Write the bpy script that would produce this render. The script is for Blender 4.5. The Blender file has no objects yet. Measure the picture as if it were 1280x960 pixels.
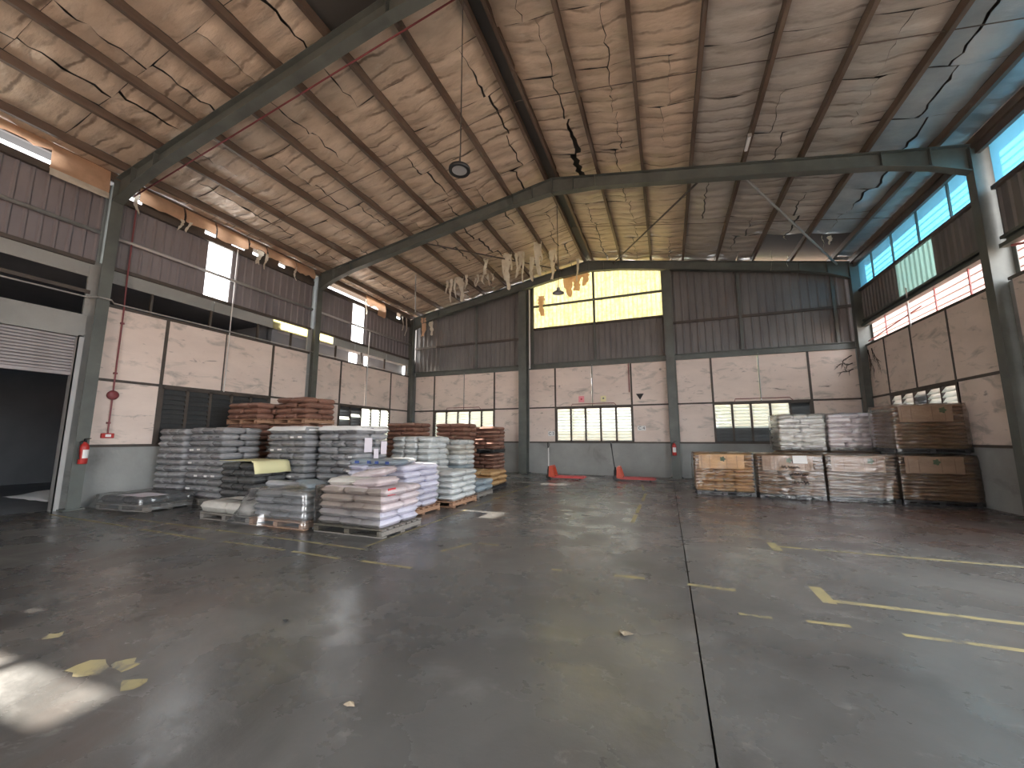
import bpy, math, random
from mathutils import Vector, Matrix, noise
random.seed(7)
SC = bpy.context.scene
COL = SC.collection

# ------------------------------------------------------------------ camera
CAM_H = 1.5
YAW, PITCH, FPX = 0.3726, 0.1372, 491.46
cam_d = bpy.data.cameras.new('camera'); cam = bpy.data.objects.new('camera', cam_d); COL.objects.link(cam)
cam_d.sensor_width = 36.0; cam_d.lens = FPX / 1280 * 36.0; cam_d.clip_start = 0.05; cam_d.clip_end = 300
cam.location = (0, 0, CAM_H); cam.rotation_euler = (math.pi/2 + PITCH, 0, YAW)
SC.camera = cam

# ------------------------------------------------------------------ light
SC.view_settings.view_transform = 'Standard'; SC.view_settings.look = 'None'
SC.view_settings.gamma = 1.0; SC.view_settings.use_curve_mapping = False
SC.view_settings.exposure = 3.45
world = bpy.data.worlds.new('hazy_sky'); SC.world = world; world.use_nodes = True
bg = world.node_tree.nodes['Background']
bg.inputs[0].default_value = (0.95, 0.97, 1.0, 1); bg.inputs[1].default_value = 1.0
sun_d = bpy.data.lights.new('sun', 'SUN'); sun = bpy.data.objects.new('sun', sun_d); COL.objects.link(sun)
sun_d.energy = 3.6; sun_d.angle = math.radians(0.6); sun_d.color = (1.0, 0.93, 0.82)
TO_SUN = Vector((-1, -0.03, 0.80)).normalized()
sun.rotation_euler = TO_SUN.to_track_quat('Z', 'Y').to_euler()
def portal(name, loc, rot, sx, sy):
    l = bpy.data.lights.new(name, 'AREA'); l.shape = 'RECTANGLE'; l.size = sx; l.size_y = sy; l.cycles.is_portal = True
    o = bpy.data.objects.new(name, l); COL.objects.link(o); o.location = loc; o.rotation_euler = rot

# ------------------------------------------------------------------ room measures (metres)
XL, XR, YB, YF = -11.94, 6.365, 16.63, -7.0
ZB, ZM, ZT = 1.33, 2.83, 4.56          # top of dado, middle rail, top of panels
XRID, ZRID, SL = -2.8, 9.12, 0.175     # ridge, underside of purlins
FRAMES = [-1.2, 4.6, 10.45, 16.3]
def zpur(x): return ZRID - SL*abs(x - XRID)

# ------------------------------------------------------------------ mesh helpers
class MB:
    def __init__(s): s.v = []; s.f = []
    def add(s, vs, fs):
        n = len(s.v); s.v += [tuple(a) for a in vs]; s.f += [tuple(i+n for i in f) for f in fs]; return s
    def box(s, x0, x1, y0, y1, z0, z1):
        return s.add([(x0,y0,z0),(x1,y0,z0),(x1,y1,z0),(x0,y1,z0),(x0,y0,z1),(x1,y0,z1),(x1,y1,z1),(x0,y1,z1)],
                     [(0,3,2,1),(4,5,6,7),(0,1,5,4),(1,2,6,5),(2,3,7,6),(3,0,4,7)])
    def bbox(s, x0, x1, y0, y1, z0, z1, b=0.01):      # box with chamfered edges
        vs = []; cx, cy, cz = (x0+x1)/2, (y0+y1)/2, (z0+z1)/2; hx, hy, hz = (x1-x0)/2, (y1-y0)/2, (z1-z0)/2
        idx = {}
        for sx in (-1,1):
            for sy in (-1,1):
                for sz in (-1,1):
                    for k in range(3):
                        c = [hx-b, hy-b, hz-b]; c[k] += b
                        idx[(sx,sy,sz,k)] = len(vs); vs.append((cx+sx*c[0], cy+sy*c[1], cz+sz*c[2]))
        fs = []
        def q(k, sg):
            a, c = [(1,2),(2,0),(0,1)][k]; out = []
            for u, w in ((-1,-1),(1,-1),(1,1),(-1,1)):
                t = [0,0,0]; t[k] = sg; t[a] = u; t[c] = w; out.append(idx[(t[0],t[1],t[2],k)])
            return out if sg > 0 else out[::-1]
        for k in range(3):
            for sg in (-1,1): fs.append(q(k, sg))
        for k in range(3):
            a, c = [(1,2),(2,0),(0,1)][k]
            for u in (-1,1):
                for w in (-1,1):
                    t0 = [0,0,0]; t0[a] = u; t0[c] = w; t1 = list(t0); t0[k] = -1; t1[k] = 1
                    qd = [idx[(*t0,a)], idx[(*t1,a)], idx[(*t1,c)], idx[(*t0,c)]]
                    fs.append(qd if u*w < 0 else qd[::-1])
        for sx in (-1,1):
            for sy in (-1,1):
                for sz in (-1,1):
                    t = [idx[(sx,sy,sz,k)] for k in range(3)]
                    fs.append(t if sx*sy*sz > 0 else t[::-1])
        return s.add(vs, fs)
    def tube(s, pts, r, n=8, cap=True):
        pts = [Vector(p) for p in pts]; rs = r if isinstance(r, (list, tuple)) else [r]*len(pts); vs = []; fs = []
        ref = None
        for i, p in enumerate(pts):
            d = (pts[min(i+1, len(pts)-1)] - pts[max(i-1, 0)]).normalized()
            if ref is None: ref = Vector((1,0,0)) if abs(d.x) < .8 else Vector((0,1,0))
            u = (ref - d*ref.dot(d)).normalized(); w = d.cross(u); ref = u
            for k in range(n):
                a = 2*math.pi*k/n; vs.append(p + (u*math.cos(a) + w*math.sin(a))*rs[i])
        for i in range(len(pts)-1):
            for k in range(n):
                fs.append((i*n+k, i*n+(k+1)%n, (i+1)*n+(k+1)%n, (i+1)*n+k))
        if cap: fs.append(tuple(range(n-1,-1,-1))); fs.append(tuple(range((len(pts)-1)*n, len(pts)*n)))
        return s.add(vs, fs)
    def lathe(s, prof, n=20, c=(0,0,0), close=True):   # prof: (r, z)
        vs = []; fs = []
        for r, z in prof:
            for k in range(n):
                a = 2*math.pi*k/n; vs.append((c[0]+r*math.cos(a), c[1]+r*math.sin(a), c[2]+z))
        for i in range(len(prof)-1):
            for k in range(n): fs.append((i*n+k, i*n+(k+1)%n, (i+1)*n+(k+1)%n, (i+1)*n+k))
        if close: fs.append(tuple(range(n-1,-1,-1))); fs.append(tuple(range((len(prof)-1)*n, len(prof)*n)))
        return s.add(vs, fs)
    def prism(s, poly, a, b, axis='y'):                # polygon extruded along an axis
        n = len(poly); P = (lambda u, w, t: (u, t, w)) if axis == 'y' else ((lambda u, w, t: (t, u, w)) if axis == 'x' else (lambda u, w, t: (u, w, t)))
        vs = [P(u, w, a) for u, w in poly] + [P(u, w, b) for u, w in poly]
        fs = [tuple(range(n))[::-1], tuple(range(n, 2*n))] + [(i, (i+1)%n, n+(i+1)%n, n+i) for i in range(n)]
        return s.add(vs, fs)
    def grid(s, fn, nu, nv):
        vs = [fn(i/nu, j/nv) for j in range(nv+1) for i in range(nu+1)]
        return s.add(vs, [(j*(nu+1)+i, j*(nu+1)+i+1, (j+1)*(nu+1)+i+1, (j+1)*(nu+1)+i) for j in range(nv) for i in range(nu)])
    def mesh(s, name, mat=None, smooth=False):
        m = bpy.data.meshes.new(name); m.from_pydata(s.v, [], s.f); m.update()
        if mat: m.materials.append(mat)
        if smooth: m.polygons.foreach_set('use_smooth', [True]*len(m.polygons))
        return m
    def build(s, name, mat, parent=None, smooth=False, loc=None):
        o = bpy.data.objects.new(name, s.mesh(name, mat, smooth)); COL.objects.link(o)
        if parent: o.parent = parent
        if loc: o.location = loc
        return o
def link(name, me, parent=None, loc=(0,0,0), rot=(0,0,0), sc=(1,1,1)):
    o = bpy.data.objects.new(name, me); COL.objects.link(o); o.parent = parent
    o.location = loc; o.rotation_euler = rot; o.scale = sc; return o
def tag(o, label, cat, group=None):
    o['label'] = label; o['category'] = cat
    if group: o['group'] = group
    return o
def structure(o, label=None):
    o['kind'] = 'structure'
    if label: o['label'] = label
    return o
def empty(name, loc, rz=0):
    o = bpy.data.objects.new(name, None); COL.objects.link(o); o.location = loc; o.rotation_euler = (0,0,rz); o.empty_display_size = .1; return o
def copy_tree(o, parent=None):
    c = o.copy(); COL.objects.link(c); c.parent = parent
    for ch in list(o.children): copy_tree(ch, c)
    return c
def solid(o, t, off=-1):
    m = o.modifiers.new('solidify', 'SOLIDIFY'); m.thickness = t; m.offset = off; return o

# ------------------------------------------------------------------ materials
def mat(name, col, rough=.6, metal=0., var=None, vscale=2., stretch=(1,1,1), stains=(), bump=0., bscale=20., bstretch=(1,1,1), rvar=0., rnd=False, spec=None, huevar=0., lines=None, zone=None):
    m = bpy.data.materials.new(name); m.use_nodes = True; nt = m.node_tree; N = nt.nodes; L = nt.links
    b = N['Principled BSDF']; b.inputs['Roughness'].default_value = rough; b.inputs['Metallic'].default_value = metal
    if spec is not None: b.inputs['Specular IOR Level'].default_value = spec
    tc = N.new('ShaderNodeTexCoord'); co = tc.outputs['Object']
    if rnd:
        oi = N.new('ShaderNodeObjectInfo'); ml = N.new('ShaderNodeMath'); ml.operation = 'MULTIPLY'; ml.inputs[1].default_value = 57.0
        L.new(oi.outputs['Random'], ml.inputs[0]); ad = N.new('ShaderNodeVectorMath'); ad.operation = 'ADD'
        L.new(co, ad.inputs[0]); L.new(ml.outputs[0], ad.inputs[1]); co = ad.outputs[0]
    def nz(scale, st, detail=6, rg=.6, dist=0.):
        mp = N.new('ShaderNodeMapping'); mp.inputs['Scale'].default_value = st; L.new(co, mp.inputs[0])
        n = N.new('ShaderNodeTexNoise'); n.inputs['Scale'].default_value = scale; n.inputs['Detail'].default_value = detail
        n.inputs['Roughness'].default_value = rg; n.inputs['Distortion'].default_value = dist; L.new(mp.outputs[0], n.inputs['Vector']); return n.outputs['Fac']
    def mixc(fac, a, bcol, lo, hi):
        r = N.new('ShaderNodeMapRange'); r.inputs[1].default_value = lo; r.inputs[2].default_value = hi; r.clamp = True; L.new(fac, r.inputs[0])
        mx = N.new('ShaderNodeMix'); mx.data_type = 'RGBA'; L.new(r.outputs[0], mx.inputs[0])
        if isinstance(a, tuple): mx.inputs[6].default_value = (*a, 1)
        else: L.new(a, mx.inputs[6])
        mx.inputs[7].default_value = (*bcol, 1); return mx.outputs[2]
    c = tuple(col)
    if var: c = mixc(nz(vscale, stretch), c, var, .35, .68)
    for (sc_, scl, lo, hi, st) in stains: c = mixc(nz(scl, st, 8, .65, .6), c, sc_, lo, hi)
    if huevar:
        oi = N.new('ShaderNodeObjectInfo'); hs = N.new('ShaderNodeHueSaturation'); r = N.new('ShaderNodeMapRange')
        r.inputs[3].default_value = 1-huevar; r.inputs[4].default_value = 1+huevar; L.new(oi.outputs['Random'], r.inputs[0]); L.new(r.outputs[0], hs.inputs['Value'])
        if isinstance(c, tuple): hs.inputs['Color'].default_value = (*c, 1)
        else: L.new(c, hs.inputs['Color'])
        c = hs.outputs[0]
    if isinstance(c, tuple): b.inputs['Base Color'].default_value = (*c, 1)
    else: L.new(c, b.inputs['Base Color'])
    if rvar:
        r = N.new('ShaderNodeMapRange'); r.inputs[1].default_value = .3; r.inputs[2].default_value = .7
        r.inputs[3].default_value = rough-rvar; r.inputs[4].default_value = rough+rvar; L.new(nz(1.3, (1,1,1), 8), r.inputs[0]); L.new(r.outputs[0], b.inputs['Roughness'])
    if bump:
        bp = N.new('ShaderNodeBump'); bp.inputs['Strength'].default_value = bump; bp.inputs['Distance'].default_value = .02
        L.new(nz(bscale, bstretch, 5), bp.inputs['Height']); L.new(bp.outputs[0], b.inputs['Normal'])
    if lines:  # crease shading and dirt painted into the base colour as thin dark lines
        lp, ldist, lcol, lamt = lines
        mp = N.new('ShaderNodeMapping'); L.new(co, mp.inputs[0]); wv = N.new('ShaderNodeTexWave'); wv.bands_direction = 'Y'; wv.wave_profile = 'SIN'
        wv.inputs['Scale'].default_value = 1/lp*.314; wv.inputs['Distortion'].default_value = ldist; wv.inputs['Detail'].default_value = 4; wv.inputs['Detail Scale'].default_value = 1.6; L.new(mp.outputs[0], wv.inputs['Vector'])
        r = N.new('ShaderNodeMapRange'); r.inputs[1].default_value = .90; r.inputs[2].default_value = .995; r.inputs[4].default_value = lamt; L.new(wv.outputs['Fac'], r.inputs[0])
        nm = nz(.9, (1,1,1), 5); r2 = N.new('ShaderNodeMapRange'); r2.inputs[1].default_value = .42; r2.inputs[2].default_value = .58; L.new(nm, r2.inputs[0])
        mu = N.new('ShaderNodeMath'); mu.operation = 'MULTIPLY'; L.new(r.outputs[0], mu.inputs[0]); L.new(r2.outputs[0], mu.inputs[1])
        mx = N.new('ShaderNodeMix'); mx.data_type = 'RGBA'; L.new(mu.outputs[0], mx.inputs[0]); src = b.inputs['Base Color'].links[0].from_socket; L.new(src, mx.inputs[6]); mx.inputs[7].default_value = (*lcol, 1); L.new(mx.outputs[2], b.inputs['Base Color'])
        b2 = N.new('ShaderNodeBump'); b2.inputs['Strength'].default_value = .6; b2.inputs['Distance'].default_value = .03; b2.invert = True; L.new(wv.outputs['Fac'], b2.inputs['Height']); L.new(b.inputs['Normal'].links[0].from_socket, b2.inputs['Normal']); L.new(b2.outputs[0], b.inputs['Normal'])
    if zone:
        zx, zy, zw, zcol, zamt = zone
        sp = N.new('ShaderNodeSeparateXYZ'); L.new(tc.outputs['Object'], sp.inputs[0]); rs = []
        for ax_, st_ in (('X', zx), ('Y', zy)):
            r = N.new('ShaderNodeMapRange'); r.inputs[1].default_value = st_-zw; r.inputs[2].default_value = st_+zw; L.new(sp.outputs[ax_], r.inputs[0]); rs.append(r.outputs[0])
        mu = N.new('ShaderNodeMath'); mu.operation = 'MULTIPLY'; L.new(rs[0], mu.inputs[0]); L.new(rs[1], mu.inputs[1])
        r2 = N.new('ShaderNodeMapRange'); r2.inputs[1].default_value = .35; r2.inputs[2].default_value = .62; r2.inputs[4].default_value = zamt; L.new(nz(.7, (.7,1.6,1), 8), r2.inputs[0])
        m3 = N.new('ShaderNodeMath'); m3.operation = 'MULTIPLY'; L.new(mu.outputs[0], m3.inputs[0]); L.new(r2.outputs[0], m3.inputs[1])
        mx = N.new('ShaderNodeMix'); mx.data_type = 'RGBA'; L.new(m3.outputs[0], mx.inputs[0]); src = b.inputs['Base Color'].links[0].from_socket; L.new(src, mx.inputs[6]); mx.inputs[7].default_value = (*zcol, 1); L.new(mx.outputs[2], b.inputs['Base Color'])
    return m
def film(name, tint, gloss=.22, rough=.12, bscale=9., bstretch=(1,1,1), haze=0.06, hcol=(.8,.8,.8)):     # clear crinkled plastic
    m = bpy.data.materials.new(name); m.use_nodes = True; nt = m.node_tree; N = nt.nodes; L = nt.links; N.clear()
    out = N.new('ShaderNodeOutputMaterial'); tr = N.new('ShaderNodeBsdfTransparent'); tr.inputs[0].default_value = (*tint, 1)
    gl = N.new('ShaderNodeBsdfGlossy'); gl.inputs['Roughness'].default_value = rough; gl.inputs[0].default_value = (.9,.9,.9,1)
    df = N.new('ShaderNodeBsdfDiffuse'); df.inputs[0].default_value = (*hcol, 1)
    tc = N.new('ShaderNodeTexCoord'); mp = N.new('ShaderNodeMapping'); mp.inputs['Scale'].default_value = bstretch; L.new(tc.outputs['Object'], mp.inputs[0])
    n = N.new('ShaderNodeTexNoise'); n.inputs['Scale'].default_value = bscale; n.inputs['Detail'].default_value = 4; n.inputs['Distortion'].default_value = 1.2; L.new(mp.outputs[0], n.inputs['Vector'])
    bp = N.new('ShaderNodeBump'); bp.inputs['Strength'].default_value = 1.; bp.inputs['Distance'].default_value = .016; L.new(n.outputs['Fac'], bp.inputs['Height'])
    L.new(bp.outputs[0], gl.inputs['Normal'])
    m1 = N.new('ShaderNodeMixShader'); m1.inputs[0].default_value = haze; L.new(tr.outputs[0], m1.inputs[1]); L.new(df.outputs[0], m1.inputs[2])
    lw = N.new('ShaderNodeFresnel'); lw.inputs['IOR'].default_value = 1.45; L.new(bp.outputs[0], lw.inputs['Normal'])
    fa = N.new('ShaderNodeMath'); fa.operation = 'MULTIPLY_ADD'; fa.inputs[1].default_value = .7; fa.inputs[2].default_value = gloss; L.new(lw.outputs[0], fa.inputs[0])
    m2 = N.new('ShaderNodeMixShader'); L.new(fa.outputs[0], m2.inputs[0]); L.new(m1.outputs[0], m2.inputs[1]); L.new(gl.outputs[0], m2.inputs[2])
    L.new(m2.outputs[0], out.inputs[0]); return m
def sheet_mat(name, tcol, clear, ccol=(1,1,1), mottled=None):     # translucent roofing sheet
    m = bpy.data.materials.new(name); m.use_nodes = True; nt = m.node_tree; N = nt.nodes; L = nt.links; N.clear()
    out = N.new('ShaderNodeOutputMaterial'); tl = N.new('ShaderNodeBsdfTranslucent'); tl.inputs[0].default_value = (*tcol, 1)
    if mottled:
        tc = N.new('ShaderNodeTexCoord'); n = N.new('ShaderNodeTexNoise'); n.inputs['Scale'].default_value = 6; n.inputs['Detail'].default_value = 7; n.inputs['Roughness'].default_value = .7; L.new(tc.outputs['Object'], n.inputs['Vector'])
        r = N.new('ShaderNodeMapRange'); r.inputs[1].default_value = .42; r.inputs[2].default_value = .62; L.new(n.outputs['Fac'], r.inputs[0])
        mx = N.new('ShaderNodeMix'); mx.data_type = 'RGBA'; mx.inputs[6].default_value = (*tcol, 1); mx.inputs[7].default_value = (*mottled, 1)
        L.new(r.outputs[0], mx.inputs[0]); L.new(mx.outputs[2], tl.inputs[0])
    tr = N.new('ShaderNodeBsdfTransparent'); tr.inputs[0].default_value = (*ccol, 1)
    df = N.new('ShaderNodeBsdfDiffuse'); df.inputs[0].default_value = (*[c*.8 for c in tcol], 1)
    a = N.new('ShaderNodeMixShader'); a.inputs[0].default_value = .25; L.new(tl.outputs[0], a.inputs[1]); L.new(df.outputs[0], a.inputs[2])
    b = N.new('ShaderNodeMixShader'); b.inputs[0].default_value = clear; L.new(a.outputs[0], b.inputs[1]); L.new(tr.outputs[0], b.inputs[2])
    L.new(b.outputs[0], out.inputs[0]); return m
def thin_mat(name, col, var, tl):
    m = mat(name, col, .65, var=var, vscale=4, bump=.4, bscale=7); nt = m.node_tree; N = nt.nodes; L = nt.links; b = N['Principled BSDF']
    t = N.new('ShaderNodeBsdfTranslucent'); L.new(b.inputs['Base Color'].links[0].from_socket, t.inputs[0]); x = N.new('ShaderNodeMixShader'); x.inputs[0].default_value = tl
    out = [n for n in N if n.type == 'OUTPUT_MATERIAL'][0]; L.new(b.outputs[0], x.inputs[1]); L.new(t.outputs[0], x.inputs[2]); L.new(x.outputs[0], out.inputs[0]); return m
def floor_mat():
    m = mat('oily_concrete', (.095,.093,.089), .28, var=(.165,.162,.155), vscale=.55,
            stains=[((.048,.046,.044), .38, .50, .72, (1,.7,1)), ((.115,.085,.070), .30, .54, .72, (1,1.2,1)), ((.26,.255,.24), 1.0, .57, .80, (.6,1.3,1)), ((.30,.29,.27), 4.0, .62, .80, (.7,1.2,1)), ((.04,.039,.038), 6, .67, .78, (1,1,1))],
            bump=.16, bscale=6, rvar=.14, zone=(-.2,8.0,2.2,(.120,.062,.055),.85))
    return m
M = dict(
 floor=floor_mat(), under=mat('joint_dark', (.02,.02,.02), .9),
 panel=mat('stained_cream_board', (.80,.675,.60), .75, var=(.69,.575,.51), vscale=1.1, stretch=(.6,.6,1.4),
           stains=[((.40,.355,.315), 1.3, .54, .72, (1,1,2.6)), ((.17,.145,.13), 2.6, .62, .74, (.7,.7,2.4)), ((.12,.10,.09), 6.5, .67, .76, (.8,.8,1.6))], bump=.15, bscale=14),
 dado=mat('painted_concrete', (.34,.345,.33), .8, var=(.26,.262,.25), vscale=.9, stains=[((.15,.15,.145), .9, .58, .76, (1,1,1)), ((.42,.40,.37), 2., .62, .8, (1,1,1))], bump=.3, bscale=16),
 steel=mat('grey_green_steel', (.125,.135,.122), .5, var=(.08,.088,.08), vscale=1.6, stains=[((.20,.20,.18), 4, .66, .8, (1,1,1))], bump=.05),
 rail=mat('dark_brown_steel', (.085,.068,.055), .6, var=(.055,.045,.04), vscale=3),
 purlin=mat('rusty_purlin', (.20,.145,.11), .5, metal=.25, var=(.10,.065,.048), vscale=2.2, stretch=(1,.25,1), stains=[((.26,.24,.21), 3, .6, .78, (1,.3,1))]),
 purlin_grey=mat('grey_purlin', (.13,.10,.085), .5, var=(.07,.055,.05), vscale=2),
 clad=mat('dull_metal_cladding', (.20,.19,.185), .6, metal=.15, var=(.14,.13,.128), vscale=1.2, stretch=(1,1,.4), stains=[((.23,.155,.115), 1.2, .60, .80, (1,1,.35))]),
 cladp=mat('mauve_grey_cladding', (.24,.215,.225), .6, metal=.1, var=(.18,.16,.168), vscale=1.2, stretch=(1,1,.4)),
 rooft=mat('dark_roof_sheet', (.10,.095,.09), .6, metal=.4),
 foil=mat('dusty_foil_insulation', (.68,.55,.43), .40, metal=.12, var=(.52,.40,.30), vscale=2.1, stretch=(.7,1.6,1),
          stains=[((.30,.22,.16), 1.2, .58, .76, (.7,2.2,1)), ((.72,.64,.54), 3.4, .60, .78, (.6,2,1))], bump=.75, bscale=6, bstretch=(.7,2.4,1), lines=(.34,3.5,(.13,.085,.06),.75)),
 foil2=mat('grey_foil_insulation', (.56,.53,.49), .38, metal=.2, var=(.43,.385,.34), vscale=1.9, stretch=(.7,1.6,1),
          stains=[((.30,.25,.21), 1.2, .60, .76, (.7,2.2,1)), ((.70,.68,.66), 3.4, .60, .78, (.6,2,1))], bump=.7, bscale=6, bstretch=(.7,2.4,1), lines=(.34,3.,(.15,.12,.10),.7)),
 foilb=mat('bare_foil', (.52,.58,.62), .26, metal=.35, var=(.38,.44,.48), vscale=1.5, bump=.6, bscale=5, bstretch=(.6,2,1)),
 tan=thin_mat('tan_insulation_paper', (.70,.45,.29), (.58,.36,.23), .38),
 rag=thin_mat('pale_torn_plastic', (.80,.74,.64), (.64,.57,.46), .35),
 gable=sheet_mat('yellowed_skylight', (.70,.64,.43), .12, (1,.97,.78), (.47,.46,.26)),
 white_sheet=sheet_mat('milky_sheet', (.95,.97,1.), .68),
 clear_sheet=sheet_mat('clear_sheet', (.95,.97,1.), .75),
 dim_sheet=sheet_mat('dirty_sheet', (.6,.6,.56), .16),
 green_sheet=sheet_mat('pale_green_sheet', (.42,.58,.54), .06),
 blue_sheet=sheet_mat('blue_sheet', (.20,.42,.54), .55, (.50,.83,.97)),
 glass=sheet_mat('frosted_louvre_glass', (.62,.66,.62), .22),
 darkglass=mat('dusty_dark_glass', (.075,.08,.082), .35, var=(.05,.052,.055), vscale=4),
 shutter=mat('shutter_slats', (.36,.33,.33), .5, metal=.2, var=(.28,.255,.255), vscale=2),
 pipe=mat('galvanised_pipe', (.42,.41,.40), .45, metal=.4),
 whitepipe=mat('white_pipe', (.70,.68,.66), .5),
 redpipe=mat('dull_red_conduit', (.20,.045,.05), .5),
 red=mat('red_paint', (.50,.035,.03), .4, var=(.40,.03,.025), vscale=9),
 orange=mat('orange_red_paint', (.62,.09,.035), .45, var=(.50,.06,.03), vscale=8),
 black=mat('black_plastic', (.015,.015,.016), .5),
 lens=mat('grey_lamp_lens', (.40,.41,.42), .3),
 chrome=mat('worn_metal', (.5,.5,.48), .35, metal=.8),
 white=mat('white_card', (.80,.79,.77), .7),
 lilac=mat('pale_lilac_paper', (.80,.74,.80), .7),
 yellow=mat('worn_yellow_paint', (.40,.335,.16), .55, var=(.30,.265,.155), vscale=6, stains=[((.13,.125,.115), 5, .52, .64, (1,1,1))]),
 pink=mat('pink_card', (.85,.32,.36), .7), paleyellow=mat('yellow_card', (.80,.74,.42), .7),
 wood=mat('pallet_wood', (.46,.27,.17), .7, var=(.34,.19,.115), vscale=5, stretch=(.5,6,6), rnd=True, bump=.2, bscale=30),
 woodg=mat('grey_pallet_wood', (.27,.245,.22), .8, var=(.19,.17,.15), vscale=5, stretch=(.5,6,6), rnd=True),
 darkpallet=mat('black_pallet', (.03,.03,.032), .5),
 kraft=mat('kraft_paper_sack', (.33,.205,.12), .55, var=(.26,.16,.092), vscale=5, rnd=True, bump=.35, bscale=11, huevar=.13),
 kraftl=mat('golden_kraft_sack', (.62,.39,.19), .55, var=(.50,.305,.145), vscale=5, rnd=True, bump=.35, bscale=11, huevar=.13),
 card=mat('brown_card', (.31,.20,.125), .6, var=(.24,.15,.092), vscale=3, stretch=(1,1,2)),
 cardl=mat('golden_card', (.62,.38,.175), .6, var=(.38,.225,.105), vscale=3, stretch=(1,1,2)),
 brown=mat('brown_paper_sack', (.34,.185,.135), .5, var=(.26,.135,.10), vscale=5, rnd=True, bump=.4, bscale=10, huevar=.15),
 grey=mat('grey_plastic_sack', (.40,.40,.41), .24, var=(.31,.31,.32), vscale=4, rnd=True, bump=.4, bscale=9, huevar=.16),
 dark=mat('charcoal_plastic_sack', (.15,.15,.15), .24, var=(.10,.10,.10), vscale=4, rnd=True, bump=.4, bscale=9, huevar=.2),
 pale=mat('pale_woven_sack', (.76,.78,.77), .5, var=(.62,.64,.64), vscale=4, rnd=True, bump=.4, bscale=9, huevar=.12),
 lav=mat('lavender_woven_sack', (.76,.74,.84), .5, var=(.66,.64,.75), vscale=4, rnd=True, bump=.4, bscale=9, huevar=.1),
 rose=mat('pinkish_white_sack', (.82,.72,.73), .45, var=(.70,.61,.63), vscale=4, rnd=True, bump=.4, bscale=9, huevar=.1),
 cream=mat('cream_sack', (.70,.675,.62), .5, var=(.58,.555,.50), vscale=4, rnd=True, bump=.4, bscale=9, huevar=.1),
 bluegrey=mat('blue_grey_sack', (.36,.42,.46), .5, var=(.28,.33,.37), vscale=4, rnd=True, bump=.4, bscale=9, huevar=.1),
 blueprint=mat('blue_print', (.05,.09,.28), .5), redprint=mat('red_print', (.55,.06,.07), .5), greenprint=mat('dark_green_print', (.05,.085,.035), .6),
 ink=mat('black_ink', (.03,.028,.026), .7), darkprint=mat('dull_grey_print', (.16,.165,.175), .5), inkbrown=mat('brown_ink', (.17,.10,.06), .7),
 film=film('clear_stretch_film', (1.,1.,1.), .05, .08, 2.6, (.8,.8,5.), .0),
 filmd=film('smoky_stretch_film', (.74,.73,.66), .10, .10, 4, (1,1,3), .01),
 filmm=film('milky_plastic_cover', (.95,.96,.97), .10, .12, 4, (1,1,1.4), .08),
 outg=mat('outdoor_ground', (.46,.33,.25), .9, var=(.38,.27,.20), vscale=.6),
 outwall=mat('boundary_wall', (.62,.42,.28), .85, var=(.5,.34,.23), vscale=1.2),
 pinkwall=mat('pink_ribbed_cladding', (.17,.110,.104), .6, var=(.145,.09,.085), vscale=.5),
 bluewall=mat('blue_ribbed_cladding', (.16,.30,.38), .5, var=(.14,.27,.35), vscale=.5),
 annexw=mat('annex_wall', (.20,.21,.23), .8, var=(.15,.16,.18), vscale=.6),
 leaf=mat('leaf_green', (.17,.27,.06), .6, var=(.27,.33,.09), vscale=.8), bark=mat('bark', (.16,.11,.08), .9),
 vine=mat('dry_vine', (.045,.036,.028), .9), litter=mat('dry_litter', (.33,.27,.19), .8),
 redsteel=mat('faded_red_steel', (.45,.13,.13), .6),
)

# ------------------------------------------------------------------ floor
fl = structure(MB().box(XL-.3, XR+.3, YF, YB+.3, -.25, -.03).build('floor', M['under']), 'dark oily concrete warehouse floor')
JX = .14
for a, b in ((XL-.3, JX-.006), (JX+.006, XR+.3)):
    MB().box(a, b, YF, YB+.3, -.03, 0).build('floor_slab', M['floor'], fl)
def stripe(x0, y0, x1, y1, w=.07, jt=1.):
    d = Vector((x1-x0, y1-y0, 0)); n = Vector((-d.y, d.x, 0)).normalized(); k = max(2, int(d.length/.22)); mb = MB(); vs = []
    for i in range(k+1):
        p = Vector((x0, y0, 0)) + d*i/k; a = w/2*(1+jt*random.uniform(-.22,.15)); b = w/2*(1+jt*random.uniform(-.22,.15))
        vs += [p+n*a, p-n*b]
    mb.add([(v.x, v.y, .0012) for v in vs], [(2*i, 2*i+1, 2*i+3, 2*i+2) for i in range(k)]); return mb.build('painted_line', M['yellow'], fl)
for a in [(-11.6,4.2,-8.6,4.12),(-8.3,4.1,-6.5,4.05),(-6.14,4.08,-4.9,4.08),(-4.75,4.07,-3.9,4.05),(-3.6,4.08,-2.85,4.08),
          (-9.6,4.55,-7.2,4.52),(-7.0,4.52,-3.9,4.5),(-4.0,4.6,-4.0,6.6),(-4.02,6.7,-4.08,9.2),(-4.08,9.3,-4.15,12.2),
          (-.66,7.6,-.65,8.4),(-.65,8.6,-.64,9.7),(-.63,10.2,-.62,11.6),(-.7,12.3,-.85,13.9),(-1.3,12.6,-1.35,13.7),
          (1.37,6.72,3.84,6.72),(3.9,6.72,6.2,6.7),(1.37,4.72,2.7,4.72),(2.72,4.72,6.2,4.7),(1.62,4.14,2.5,4.16),(2.55,4.16,6.2,4.15),
          (.5,4.1,.75,4.1),(1.0,4.14,1.3,4.16),(-1.32,4.63,-1.2,4.64),(-.62,4.68,-.3,4.71),(.12,4.69,.56,4.68),(-2.9,4.8,-2.7,5.3),(-2.6,5.36,-2.3,5.35)]:
    stripe(*a, w=.055 if a[1] < 4.6 or a[0] < -1 else .07)
for x, y in ((1.32,6.7),(1.32,4.86)):      # wide end blocks
    stripe(x, y-.22, x, y+.22, .11, .3)
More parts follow.
